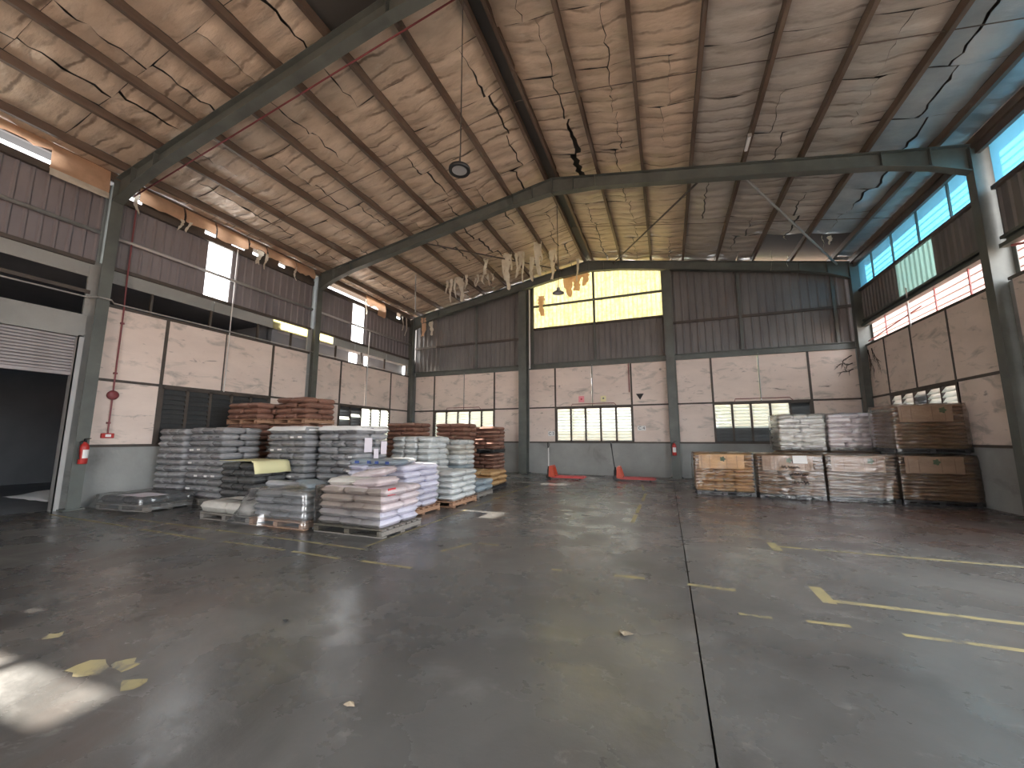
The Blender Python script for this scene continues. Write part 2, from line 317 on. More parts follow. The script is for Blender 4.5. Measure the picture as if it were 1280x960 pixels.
for x, y, r in ((-3.62,1.60,.13),(-3.45,1.72,.10),(-3.15,1.62,.09),(-4.45,1.75,.07)):
    vs = [(x, y, .0012)] + [(x+r*random.uniform(.5,1.3)*math.cos(a*math.pi/5), y+r*random.uniform(.4,1.)*math.sin(a*math.pi/5), .0012) for a in range(10)]
    MB().add(vs, [(0, 1+i, 1+(i+1)%10) for i in range(10)]).build('paint_patch', M['yellow'], fl)

# ------------------------------------------------------------------ outside
g = structure(MB().box(-70, 70, -70, 90, -.6, -.26).build('outside_ground', M['outg']), 'bare ground outside the building')
MB().box(-30, 30, 22, 22.2, -.26, 1.9).build('yard_wall', M['outwall'])
bpy.data.objects['yard_wall']['kind'] = 'structure'
# neighbour with horizontally ribbed cladding, beyond the right wall
def ribbed(x, y0, y1, z0, z1, pitch, name, m, parent=None):
    mb = MB(); n = int((z1-z0)/pitch); prof = []
    for i in range(n):
        z = z0+i*pitch; prof += [(0, z), (0, z+pitch*.45), (.05, z+pitch*.6), (.05, z+pitch*.9)]
    prof.append((0, z1)); vs = [(x+px, y, z) for y in (y0, y1) for px, z in prof]; k = len(prof)
    mb.add(vs, [(i, i+1, k+i+1, k+i) for i in range(k-1)])
    return solid(mb.build(name, m, parent), .01, 1)
nb = tag(empty('neighbouring_shed', (10.4, 6, -.26)), 'pink and blue ribbed metal shed seen through the right clerestory', 'building')
ribbed(0, 5.2, 26, 0, 8.6, .26, 'lower_cladding', M['pinkwall'], nb)
ribbed(0, 5.2, 26, 8.62, 13.2, .26, 'upper_cladding', M['bluewall'], nb)
MB().box(.1, 5, 5.2, 26, 13.2, 13.35).build('roof', M['rooft'], nb)

# ------------------------------------------------------------------ corrugated cladding
def corr_prof(a, b, pitch=.25, h=.03):
    n = max(1, round((b-a)/pitch)); p = (b-a)/n; out = []
    for i in range(n):
        t = a+i*p; out += [(t, 0), (t+p*.62, 0), (t+p*.74, h), (t+p*.88, h)]
    out.append((b, 0)); return out
def clad_sheet(axis, plane, sgn, a, b, z0, ztop, m, parent, name='cladding_sheet', pitch=.25):
    prof = corr_prof(a, b, pitch); vs = []
    for zf in (lambda t: z0, ztop if callable(ztop) else (lambda t: ztop)):
        for t, h in prof:
            vs.append((t, plane+sgn*h, zf(t)) if axis == 'x' else (plane+sgn*h, t, zf(t)))
    k = len(prof)
    o = MB().add(vs, [(i, i+1, k+i+1, k+i) for i in range(k-1)]).build(name, m, parent); return solid(o, .004, 0)
def bar(parent, name, m, *b): return MB().box(*b).build(name, m, parent)
def bolted_panel(axis, plane, sgn, a, b, z0, z1, parent):       # cream board between rails
    j = random.uniform(0, .006)
    if axis == 'x': x = (a, b, *sorted((plane+sgn*j, plane+sgn*(.03+j))))
    else: x = (*sorted((plane+sgn*j, plane+sgn*(.03+j))), a, b)
    mb = MB().bbox(*x, z0, z1, b=.004); return mb.build('wall_panel', M['panel'], parent)

def louvre_window(idx, axis, plane, sgn, a, b, z0, z1, nb_, dark, parentless=True, label=None):
    o = structure(empty('window_%d' % idx, (0,0,0)), label); t = .035
    def B(name, m, u0, u1, d0, d1, w0, w1, par=o):
        d0, d1 = sorted((plane+sgn*d0, plane+sgn*d1))
        mb = MB().box(u0, u1, d0, d1, w0, w1) if axis == 'x' else MB().box(d0, d1, u0, u1, w0, w1)
        return mb.build(name, m, par)
    B('window_frame', M['rail'], a, b, -.06, .03, z0, z0+.05); B('window_frame', M['rail'], a, b, -.06, .03, z1-.05, z1)
    w = (b-a)/nb_
    for i in range(nb_+1): B('window_mullion', M['rail'], a+i*w-t, a+i*w+t, -.06, .035, z0, z1)
    nbl = 11; hh = (z1-z0-.1)/nbl
    bw = w-2*t; s2 = .052; dz = hh*.64
    vs = [(-bw/2, -s2, -dz), (bw/2, -s2, -dz), (bw/2, s2, dz), (-bw/2, s2, dz)]; vs += [(x, y+.002, z-.006) for x, y, z in vs]
    fs = [(0,1,2,3),(7,6,5,4),(0,4,5,1),(1,5,6,2),(2,6,7,3),(3,7,4,0)]
    me = MB().add(vs, fs).mesh('louvre_blade', M['glass']); med = MB().add(vs, fs).mesh('louvre_blade', M['darkglass'])
    for i in range(nb_):
        for k in range(nbl):
            c = a+(i+.5)*w; z = z0+.05+hh*(k+.5); isd = dark(i, k)
            tilt = random.uniform(-.06,.06)
            if axis == 'x': link('louvre_blade', med if isd else me, o, (c, plane-sgn*.02, z), (tilt-.25*0,0,0))
            else: link('louvre_blade', med if isd else me, o, (plane-sgn*.02, c, z), (tilt,0,math.pi/2*(-sgn)))
    return o

# ------------------------------------------------------------------ back wall (gable)
XP1, XP2 = -5.87, .28
wb = structure(MB().box(XL-.2, XR+.2, YB+.03, YB+.20, -.03, ZB).build('wall_back', M['dado']), 'back gable wall with grey dado, cream panels and metal cladding')
solids = [(-11.75,-10.63),(-10.63,-8.98),(-8.98,-7.38),(-7.38,-6.05),(-5.68,-4.46),(-4.46,-2.86),(-2.86,-1.26),(-1.26,.12),(.45,1.70),(1.70,3.27),(3.27,4.80),(4.80,6.2)]
WB = [(-10.55,-7.40),(-4.42,-1.28),(1.70,4.75)]
def inwin(a, b, ws): return any(a > w0-.2 and b < w1+.2 for w0, w1 in ws)
for a, b in solids:
    bolted_panel('x', YB, 1, a+.02, b-.02, ZM+.03, ZT+.02, wb)
    if not inwin(a, b, WB): bolted_panel('x', YB, 1, a+.02, b-.02, ZB+.03, ZM-.03, wb)
for a, b in ((-11.75,-6.08),(-5.66,.12),(.44,6.2)):
    for z in (ZB, ZM): bar(wb, 'wall_rail', M['rail'], a, b, YB-.02, YB+.05, z-.03, z+.03)
    MB().box(a, b, YB-.10, YB+.06, ZT, ZT+.03).box(a, b, YB-.02, YB+.0, ZT+.03, ZT+.21).box(a, b, YB-.10, YB+.06, ZT+.21, ZT+.24).build('sill_beam', M['steel'], wb)
for x in (-10.63,-7.38,-4.46,-1.26,1.70,4.80): bar(wb, 'wall_mullion', M['rail'], x-.035, x+.035, YB-.015, YB+.05, ZB, ZT)
for x in (-8.98,-2.86,3.27): bar(wb, 'panel_joint', M['rail'], x-.012, x+.012, YB-.004, YB+.03, ZM, ZT)
ztop = lambda x: zpur(x)+.12
x = XL-.1
edges = [XL-.1]
while edges[-1] < XR+.1-.3: edges.append(min(edges[-1]+1.0, XR+.1))
GX0, GX1, GZ0 = -5.44, .08, 6.46
for seg, m in (((XL-.1, GX0), 'clad'), ((GX1, XR+.1), 'clad')):
    n = round((seg[1]-seg[0])/1.0)
    for i in range(n):
        a = seg[0]+(seg[1]-seg[0])*i/n; b = seg[0]+(seg[1]-seg[0])*(i+1)/n
        clad_sheet('x', YB+.10, -1, a, b, ZT+.2, ztop, M[m], wb)
for i in range(6):
    a = GX0+(GX1-GX0)*i/6; b = GX0+(GX1-GX0)*(i+1)/6
    clad_sheet('x', YB+.10, -1, a, b, ZT+.2, GZ0, M['clad'], wb)
    clad_sheet('x', YB+.10, -1, a+.001, b-.001, GZ0+.0, ztop, M['gable'], wb, 'skylight_sheet', .2)
for a, b, z in ((XL+.1,XP1-.2,6.05),(GX0,GX1,6.43),(GX0,GX1,7.50),(.44,XR-.1,6.1)): bar(wb, 'cladding_rail', M['rail'] if z < 7 else M['steel'], a, b, YB+.0, YB+.065, z-.045, z+.045)
for x, z0 in ((-8.35,ZT+.2),(-2.68,ZT+.2),(2.82,ZT+.2),(5.75,ZT+.2)): bar(wb, 'cladding_post', M['steel'], x-.045, x+.045, YB-.02, YB+.06, z0, zpur(x)-.2)
bar(wb, 'cladding_post', M['steel'], GX0-.1, GX0, YB-.02, YB+.09, ZT+.2, 8.4)
bar(wb, 'drain_pipe', M['whitepipe'], XP1+.33, XP1+.37, YB-.35, YB-.31, ZT, 8.2)
for i, (a, b) in enumerate(WB):
    dk = (lambda i, k: False) if i < 2 else (lambda i, k: k < 4 or i == 4)
    louvre_window(i+1, 'x', YB+.05, 1, a, b, ZB+.03, ZM-.03, 5, dk, label=['louvre window in the left part of the back wall', 'louvre window between the two back wall posts', 'louvre window with dark lower blades in the back wall'][i])
for a, b in ((-12.1,-11.70),(-6.12,-5.60),(.06,.50),(6.15,6.5)): bar(wb, 'wall_backing', M['dado'], a, b, YB+.03, YB+.08, ZB, ZT+.24)
# I-section posts
def ipost(name, cx, cy, along, depth, width, z1, label, m=None, base=True):
    mb = MB(); t, w = .014, .010; h, f = depth/2, width/2
    if along == 'x': mb.box(cx-h, cx-h+t, cy-f, cy+f, 0, z1).box(cx+h-t, cx+h, cy-f, cy+f, 0, z1).box(cx-h+t, cx+h-t, cy-w, cy+w, 0, z1)
    else: mb.box(cx-f, cx+f, cy-h, cy-h+t, 0, z1).box(cx-f, cx+f, cy+h-t, cy+h, 0, z1).box(cx-w, cx+w, cy-h+t, cy+h-t, 0, z1)
    o = mb.build(name, m or M['steel'])
    structure(o, label)
    if base: MB().box(cx-(h if along=='x' else f)-.06, cx+(h if along=='x' else f)+.06, cy-(f if along=='x' else h)-.06, cy+(f if along=='x' else h)+.06, 0, .03).build('base_plate', M['steel'], o)
    return o
ipost('steel_column', XP1, YB-.18, 'y', .34, .36, zpur(XP1)-.38, 'steel post in the back wall, left of the middle window')
ipost('steel_column', XP2, YB-.18, 'y', .34, .32, zpur(XP2)-.38, 'steel post in the back wall with a red extinguisher')

# ------------------------------------------------------------------ left wall
wl = structure(MB().box(XL-.20, XL-.03, 4.45, YB+.2, -.03, ZB).build('wall_left', M['dado']), 'left wall with cream panels, dark slot and mauve cladding')
for a, b in ((4.75,5.98),(5.98,7.46),(7.46,8.95),(8.95,10.3),(10.6,11.87),(11.87,13.31),(13.31,14.93),(14.93,16.3)):
    bolted_panel('y', XL, -1, a+.02, b-.02, ZM+.03, ZT-.02, wl)
WLW = [(6.03,8.92),(11.90,14.90)]
for a, b in ((4.75,5.98),(8.95,10.3),(10.6,11.87),(14.93,16.3)): bolted_panel('y', XL, -1, a+.02, b-.02, ZB+.03, ZM-.03, wl)
for a, b in ((4.72,10.34),(10.56,16.3)):
    for z in (ZB, ZM, ZT): bar(wl, 'wall_rail', M['rail'], XL-.05, XL+.02, a, b, z-.03, z+.03)
for y in (5.98,8.95,11.87,14.93): bar(wl, 'wall_mullion', M['rail'], XL-.05, XL+.015, y-.035, y+.035, ZB, ZT)
for y in (7.46,13.31): bar(wl, 'panel_joint', M['rail'], XL-.03, XL+.004, y-.012, y+.012, ZM, ZT)
louvre_window(4, 'y', XL-.05, -1, *WLW[0], ZB+.03, ZM-.03, 5, lambda i, k: True, label='dark louvre window behind the grey sack stacks')
louvre_window(5, 'y', XL-.05, -1, *WLW[1], ZB+.03, ZM-.03, 5, lambda i, k: i < 2 and not (k in (6,7,8) and random.random() < .35), label='left wall louvre window nearest the back corner')
for a, b in ((4.40,4.80),(10.26,10.64),(16.2,16.75)): bar(wl, 'wall_backing', M['dado'], XL-.10, XL-.04, a, b, ZB, 5.5)
# slot posts, light flashing band, cladding
for y in (5.6,7.0,8.4,9.6,11.6,13.0,14.5): bar(wl, 'slot_post', M['rail'], XL-.09, XL-.03, y-.025, y+.025, ZT, 5.12)
for a, b in ((-1.1,1.7),(1.72,4.45),(4.75,7.05),(7.07,8.9),(11.45,12.6),(12.62,14.6),(14.62,16.3)): bar(wl, 'flashing_band', M['dado'], XL-.09, XL-.05, a, b, 5.12, 5.46)
for a, b in ((9.0,12.65),(13.15,13.55),(13.8,16.3)): bar(wl, 'slot_dark_backing', M['annexw'], XL-.45, XL-.40, a, b, 4.3, 5.2)  # boards added behind the slot to shut out sky and keep it dark
bar(wl, 'slot_soffit', M['annexw'], XL-.45, XL-.10, 9.0, 16.3, 5.12, 5.18)
for a, b in ((-7,2.5),(3.6,4.48),(4.72,4.86),(5.15,6.6),(6.9,7.35),(7.75,8.0),(8.2,8.9),(9.15,10.33),(10.57,10.9),(14.3,15.2),(15.5,16.3)): bar(wl, 'eave_board', M['rail'], XL-.07, XL-.03, a, b, 7.20, 7.54)
for a, b in ((8.92,10.32),(10.58,11.43)): bar(wl, 'flashing_sheet', M['gable'], XL-.08, XL-.07, a, b, 5.12, 5.46)
LS = [(-7,.95,'cladp'),(.95,1.25,'clear_sheet'),(1.25,2.3,'dim_sheet'),(2.3,4.5,'cladp'),(4.7,6.76,'cladp'),(6.76,7.42,'white_sheet'),(7.42,10.35,'cladp'),(10.55,12.4,'cladp'),(12.4,13.06,'white_sheet'),(13.06,16.5,'cladp')]
for a, b, m in LS:
    n = max(1, round((b-a)/1.0))
    for i in range(n): clad_sheet('y', XL-.08, 1, a+(b-a)*i/n, a+(b-a)*(i+1)/n, 5.44, 7.22, M[m], wl, 'cladding_sheet' if m == 'cladp' else 'translucent_sheet', .22)
for a, b in ((-7,4.45),(4.75,10.32),(10.58,16.3)):
    MB().tube([(XL+.03, a, 6.19), (XL+.03, b, 6.19)], .045, 8).build('girt_pipe', M['pipe'], wl, True)
    bar(wl, 'cladding_rail', M['rail'], XL-.06, XL+.02, a, b, 5.42, 5.50)
    bar(wl, 'cladding_rail', M['rail'], XL-.06, XL+.03, a, b, 7.10, 7.26)
bar(wl, 'eave_beam', M['purlin_grey'], XL-.02, XL+.06, YF, YB, 7.52, 7.68)
MB().tube([(XL+.06, y, ZT+.06) for y in (1, 4.4)] + [(XL+.30, 4.5, ZT+.06), (XL+.30, 4.7, ZT+.06)] + [(XL+.06, 4.85, ZT+.06), (XL+.06, 16.2, ZT+.06)], .018, 6).build('cable_pipe', M['pipe'], wl)
# conduit drops on the left wall
MB().tube([(XL+.04, 7.5, 7.2), (XL+.04, 7.5, ZM)], .014, 6).build('drop_pipe', M['whitepipe'], wl)
MB().tube([(XL+.04, 13.35, 6.1), (XL+.05, 13.30, 5.2), (XL+.04, 13.3, ZM+.05)], .02, 6).build('drop_pipe', M['whitepipe'], wl)

# roller shutter bay
dr = structure(empty('door_1', (0,0,0)), 'half-raised roller shutter door in the left wall')
MB().box(XL-.30, XL+.02, -.8, 4.45, 3.72, 4.22).build('shutter_box', M['dado'], dr)
mb = MB(); zz = 3.72; sme = None
prof = [(0,0),(.02,.012),(.02,.05),(0,.062)]
vs = [(XL-.10+px, y, z) for y in (-.7, 4.38) for px, z in prof]
sm = MB().add(vs, [(i, i+1, 4+i+1, 4+i) for i in range(3)]).mesh('shutter_slat', M['shutter'])
MB().box(.1, .3, 5.0, 5.2, 0, 13.2).build('corner_post', M['steel'], nb)
for k in range(12): link('shutter_slat', sm, dr, (0,0,3.66-.066*k))
MB().box(XL-.12, XL-.06, -.7, 4.38, 2.86, 2.93).build('bottom_bar', M['shutter'], dr)
MB().box(XL-.16, XL+.02, 4.36, 4.38, 0, 3.75).box(XL-.16, XL-.14, 4.36, 4.46, 0, 3.75).box(XL, XL+.02, 4.36, 4.46, 0, 3.75).build('guide_rail', M['pipe'], dr)
bar(wl, 'cladding_rail', M['rail'], XL-.05, XL, -1, 4.45, 4.72, 4.80)
ax = structure(empty('wall_annex', (0,0,0)), 'dark side room beyond the roller shutter')
for nm, b in (('annex_wall', (-20.2,-20,-7,9.2,-.03,5.3)), ('annex_wall', (-20,XL-.2,9,9.2,-.03,5.3)), ('annex_wall', (-20,XL-.2,-7,-6.8,-.03,5.3)), ('annex_roof', (-20.2,XL-.12,-7,9.2,5.28,5.4)), ('annex_floor', (-20,XL-.3,-7,9,-.1,-.005)), ('annex_wall', (XL-.2,XL-.03,-7,-.8,-.03,4.5))):
    MB().box(*b).build(nm, M['annexw'], ax)
wr_ = tag(MB().grid(lambda u, v: (-15.9+2.2*u, 4.9+.9*v, .02+.16*math.sin(math.pi*u)*math.sin(math.pi*v)+.02*noise.noise((u*7, v*5, 3))), 14, 8).build('plastic_sheet', M['white'], None, True), 'crumpled white plastic sheet on the floor inside the roller shutter', 'sheet'); solid(wr_, .004)

# ------------------------------------------------------------------ right wall
wr = structure(MB().box(XR+.03, XR+.20, 6.9, YB+.2, -.03, ZB).box(XR+.03, XR+.20, YF, -1.0, -.03, ZB).build('wall_right', M['dado']), 'right wall with cream panels, open clerestory and blue sheets')
for a, b in ((-7,-5.5),(-5.5,-4),(-4,-2.5),(-2.5,-1.3),(6.9,8.6),(8.6,10.3),(10.65,12.25),(12.25,13.79),(13.79,15.19),(15.19,16.3)):
    bolted_panel('y', XR, 1, a+.02, b-.02, ZM+.03, ZT-.0, wr)
for a, b in ((-7,-5.5),(-5.5,-4),(-4,-2.5),(-2.5,-1.3),(6.9,8.6),(8.6,10.3),(10.65,12.22),(15.2,16.3)): bolted_panel('y', XR, 1, a+.02, b-.02, ZB+.03, ZM-.03, wr)
for a, b in ((YF,4.5),(4.72,10.34),(10.62,16.3)):
    for z in (ZB, ZM, ZT+.02): bar(wr, 'wall_rail', M['rail'], XR-.02, XR+.05, a if a > 10 else (6.9 if a > 0 else a), b if b > 5 else -1.2, z-.03, z+.03)
    bar(wr, 'clerestory_beam', M['steel'], XR-.06, XR+.08, a, b, 5.22, 5.30); bar(wr, 'clerestory_beam', M['steel'], XR+.06, XR+.08, a, b, 5.30, 5.44)
    bar(wr, 'cladding_rail', M['purlin_grey'], XR-.03, XR+.05, a, b, 6.46, 6.54)
    bar(wr, 'cladding_rail', M['steel'], XR-.03, XR+.05, a, b, 5.40, 5.46)
for y in (12.25,13.79,15.19,8.6,6.9): bar(wr, 'wall_mullion', M['rail'], XR-.012, XR+.05, y-.025, y+.025, ZM if y > 12.5 and y < 15 else ZB, ZT)
louvre_window(6, 'y', XR+.05, 1, 12.26, 15.16, ZB+.03, ZM-.03, 5, lambda i, k: i == 2 and k % 3 != 1, label='louvre window in the right wall behind the stacked kraft load')
for a, b, m in ((-7,4.5,'clad'),(4.7,6.7,'clad'),(6.7,8.4,'green_sheet'),(8.4,10.35,'clad'),(10.6,12.45,'clad'),(12.45,14.12,'green_sheet'),(14.12,16.5,'clad')):
    n = max(1, round((b-a)/.9))
    for i in range(n): clad_sheet('y', XR+.06, -1, a+(b-a)*i/n, a+(b-a)*(i+1)/n, 5.42, 6.5, M[m], wr, 'cladding_sheet' if m == 'clad' else 'translucent_sheet', .22)
for a, b in ((-7,-4),(-4,-1.3),(-1.1,1.7),(1.7,4.48),(4.72,7.6),(7.6,10.33),(10.6,13.5),(13.5,16.3)): solid(MB().add([(XR+.05, y_, z_) for y_ in (a, b) for z_ in (6.5, 7.55)], [(0,2,3,1)]).build('blue_eave_sheet', M['blue_sheet'], wr), .003, 0)
for y in (1.5,3,6,7.4,8.8,11.6,12.85,14.1,15.3): bar(wr, 'eave_mullion', M['steel'], XR+.0, XR+.04, y-.02, y+.02, 6.5, 7.5)
for y in (8.6,9.6,11.4,12.6,13.8,15.0): bar(wr, 'clerestory_bar', M['redsteel'], XR+.02, XR+.045, y-.018, y+.018, ZT, 5.25)
MB().tube([(XR+.04, 16.2, 4.7), (XR+.04, 13.2, 4.95)], .02, 6).build('clerestory_brace', M['redsteel'], wr)
MB().tube([(XR+.04, 8.2, 4.62), (XR+.04, 10.2, 5.2)], .025, 6).build('clerestory_brace', M['redsteel'], wr)
MB().tube([(XR-.04, 13.6, 5.6), (XR-.04, 13.6, 4.5)], .02, 6).build('drop_pipe', M['whitepipe'], wr)
bar(wr, 'eave_beam', M['purlin_grey'], XR-.10, XR-.02, YF, YB, 7.36, 7.56)
for a, b in ((4.42,4.80),(10.26,10.70),(16.2,16.75)): bar(wr, 'wall_backing', M['dado'], XR+.05, XR+.10, a, b, ZB, ZT)
bar(wr, 'door_lintel', M['steel'], XR-.05, XR+.12, -1.1, 6.9, 4.45, 4.65)
# front wall behind the camera, with a wide open doorway
wf = structure(empty('wall_front', (0,0,0)), 'front wall with a wide doorway')
for b in ((XL-.2,-6.3,YF-.2,YF,0,7.6),(.7,XR+.2,YF-.2,YF,0,7.6),(-6.3,.7,YF-.2,YF,4.6,7.6)): MB().box(*b).build('front_panel', M['panel'], wf)
MB().prism([(XL-.2,7.6),(XR+.2,7.6),(XRID,9.3)], YF-.2, YF).build('front_gable', M['clad'], wf)
portal('sky_portal_doorway', (-2.8, YF-.25, 2.3), (math.pi/2, 0, math.pi), 7.0, 4.6)
portal('sky_portal_loading', (XR+.25, 2.9, 2.25), (0, math.pi/2, 0), 4.5, 8.0)
portal('sky_portal_clerestory', (XR+.12, 4.8, 4.9), (0, math.pi/2, 0), .6, 23.4)
portal('sky_portal_eave', (XR+.12, 4.8, 7.0), (0, math.pi/2, 0), 1.0, 23.4)

# ------------------------------------------------------------------ portal frames
def rafter(y, lab):
    o = structure(empty('steel_rafter', (0, y, 0)), lab); mb_w = MB(); f = .10
    for sgn, xe in ((-1, XL+.22), (1, XR-.2)):
        L_ = abs(xe-XRID); pts = []
        for t, dep in ((0,.46),(.07,.42),(.14,.36),(.5,.35),(.84,.36),(.93,.44),(1.0,.60)):
            x = XRID + sgn*L_*t; z1 = zpur(x); pts.append((x, z1-dep, z1))
        poly = [(x, zb) for x, zb, z1 in pts] + [(x, z1) for x, zb, z1 in reversed(pts)]
        MB().prism(poly if sgn > 0 else poly[::-1], -.006, .006).build('web', M['steel'], o)
        for k, nm in ((1,'bottom_flange'), (2,'top_flange')):
            mb = MB()
            for i in range(len(pts)-1):
                a, b = pts[i], pts[i+1]; t = .014*(1 if k == 1 else -1)
                P = [(a[0], a[k]), (b[0], b[k]), (b[0], b[k]+t), (a[0], a[k]+t)]
                mb.prism(P if (sgn*t) > 0 else P[::-1], -f, f)
            mb.build(nm, M['steel'], o)
        for i in (1, 2, 4, 5):
            x, zb, z1 = pts[i]; MB().box(x-.008, x+.008, -f, f, zb, z1).build('stiffener', M['steel'], o)
    MB().box(XRID-.012, XRID+.012, -f, f, ZRID-.50, ZRID).build('apex_plate', M['steel'], o)
    return o
rafter(-1.2, 'steel rafter overhead behind the camera')
rafter(4.6, 'nearest steel rafter crossing the upper left of the roof')
rafter(10.45, 'middle steel rafter crossing the whole roof')
rafter(16.3, 'steel rafter along the top of the back gable wall')
names = {-1.2:'behind the camera', 4.6:'beside the roller shutter', 10.45:'in the middle of the bay', 16.3:'in the back corner'}
for y in FRAMES:
    ipost('steel_column', XL+.02, y, 'x', .40, .22, zpur(XL)-.02, 'left wall steel column ' + names[y])
    if y > 0: ipost('steel_column', XR-.02, y, 'x', .42, .22, zpur(XR)-.02, 'right wall steel column ' + {4.6:'just outside the view', 10.45:'near the right edge of the view', 16.3:'in the back corner'}[y])

# ------------------------------------------------------------------ ceiling
ce = structure(empty('ceiling', (0,0,0)), 'pitched roof with dusty foil insulation between rusty purlins')
PL = [-2.94-1.2*k for k in range(8)] + [XL+.10]
PR = [-2.66+1.185*k for k in range(8)] + [XR-.14]
def cpurlin(x, d=.17, w=.07, t=.008, sgn=1):
    z = zpur(x); mb = MB()
    mb.box(x-t/2, x+t/2, YF, YB+.05, z, z+d).box(min(x, x+sgn*w), max(x, x+sgn*w), YF, YB+.05, z, z+t).box(min(x, x+sgn*w), max(x, x+sgn*w), YF, YB+.05, z+d-t, z+d)
    a = x+sgn*w; mb.box(a-t/2, a+t/2, YF, YB+.05, z, z+.025)
    return mb.build('purlin', M['purlin'], ce)
for x in PL: cpurlin(x, sgn=-1)
for x in PR: cpurlin(x, sgn=1)
for sgn in (-1, 1):
    xe = XL-.7 if sgn < 0 else XR+.7
    zr = lambda x: zpur(x)+.30
    Q = [(XRID, zr(XRID)), (xe, zr(xe)), (xe, zr(xe)+.03), (XRID, zr(XRID)+.03)]
    MB().prism(Q if sgn > 0 else Q[::-1], YF-.3, YB+.6).build('roof_sheet', M['rooft'], ce)
MB().box(XRID-.16, XRID+.16, YF, YB, ZRID+.20, ZRID+.215).build('ridge_strip', M['rooft'], ce)
# insulation: each bay between purlins is filled strip by strip; many strips are torn along the middle
STR = 1.22
def ins_panel(xa, xb, y0, y1, m, tear, gap0, gap1, missing=False):
    n = 9; nx = 4; mb = MB(); ph = random.uniform(0, 50)
    mid = .5*(xa+xb) + random.uniform(-.18,.18)*abs(xb-xa)
    def surf(x, y):
        u = (x-xa)/(xb-xa); sag = .05*math.sin(math.pi*u) + .012*math.sin((y-y0)/(y1-y0)*math.pi*4+ph)*math.sin(math.pi*u)
        e = .014*(1-math.sin(math.pi*(y-y0)/(y1-y0)))
        return (x, y, zpur(x) + .175 - sag + e + .03*noise.noise((x*1.8+ph, y*1.8, 0)) + .012*noise.noise((x*5, y*6+ph, 2)))
    ys = [y0+.004+(y1-y0-.008)*j/n for j in range(n+1)]
    if not tear:
        mb.grid(lambda u, v: surf(xa+(xb-xa)*u, y0+.004+(y1-y0-.008)*v), 2*nx, n)
    else:
        jag = [random.uniform(-.045,.045) for _ in ys]; g = [gap0+(gap1-gap0)*j/n + random.uniform(0,.012) for j in range(n+1)]
        for side in (0, 1):
            vs = []
            for j, y in enumerate(ys):
                e = mid + jag[j]*(1 if xb > xa else -1) + (-1 if side == 0 else 1)*g[j]/2*(1 if xb > xa else -1); a = xa if side == 0 else e; b = e if side == 0 else xb
                for i in range(nx+1):
                    x = a+(b-a)*i/nx; p = list(surf(x, y))
                    if (side == 0 and i == nx) or (side == 1 and i == 0): p[2] -= random.uniform(0,.035)
                    vs.append(p)
            mb.add(vs, [(j*(nx+1)+i, j*(nx+1)+i+1, (j+1)*(nx+1)+i+1, (j+1)*(nx+1)+i) for j in range(n) for i in range(nx)])
    return mb.build('insulation_panel', m, ce, True)
for P, side in ((PL, -1), (PR, 1)):
    for bi in range(len(P)-1):
        xa, xb = P[bi]+side*.035, P[bi+1]-side*.002
        y = -2.6; run = 0; gprev = 0
        while y < YB-.2:
            y1 = min(y+STR, YB-.06)
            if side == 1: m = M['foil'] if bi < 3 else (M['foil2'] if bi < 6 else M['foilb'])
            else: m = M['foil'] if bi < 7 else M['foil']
            if side == 1 and bi == 7: y = y1; continue                 # bare strip over the right eave
            if side == -1 and bi == 1 and 3.3 < y < 4: y = y1; continue         # torn away panel
            if side == 1 and bi in (5, 6) and y1 > 14.7: y = y1; continue    # missing next to the back wall
            if run > 0: tear = True; run -= 1
            else:
                tear = random.random() < .40
                if tear: run = random.choice((0,1,1,2))
            g1 = random.choice((.0,.015,.03,.05)) if tear else 0
            if side == 1 and bi == 0 and 7.5 < y < 10: g1 = .16; tear = True
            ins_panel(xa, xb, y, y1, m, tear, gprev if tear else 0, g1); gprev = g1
            y = y1
# bare blue-lit foil sheet over the last bay on the right
ins = MB().grid(lambda u, v: (PR[7]+.04+(PR[8]-PR[7]-.05)*u, -2.6+19.1*v, zpur(PR[7]+(PR[8]-PR[7])*u)+.18+.012*math.sin(v*19.1/.2*math.pi)), 3, 220).build('eave_foil', M['foilb'], ce, True)
# sag rods and conduit across the slopes
for y in (-1.9+.0, 7.55, 13.4):
    for xe in (XL+.2, XR-.2):
        MB().tube([(XRID, y, zpur(XRID)+.05), (xe, y, zpur(xe)+.05)], .009, 5).build('sag_rod', M['purlin_grey'], ce)
MB().tube([(XL+.25, 4.86, zpur(XL+.25)-.28), (XRID-.05, 4.93, ZRID-.28)], .017, 6).build('conduit', M['redpipe'], ce)
# roof braces under the last bay
MB().tube([(2.04,10.6,zpur(2.04)-.12), (5.8,16.2,zpur(5.8)-.12)], .035, 8).build('roof_brace', M['pipe'], ce)
MB().tube([(1.26,10.6,zpur(1.26)-.12), (-1.75,16.2,zpur(-1.75)-.12)], .028, 8).build('roof_brace', M['purlin_grey'], ce)
MB().tube([(-7.6,10.7,zpur(-7.6)-.1), (-3.9,16.1,zpur(-3.9)-.12)], .028, 8).build('roof_brace', M['purlin_grey'], ce)
MB().tube([(-9.08,12.6,zpur(-9.08)), (-9.03,12.6,6.45)], .022, 8).build('hanging_rod', M['pipe'], ce)
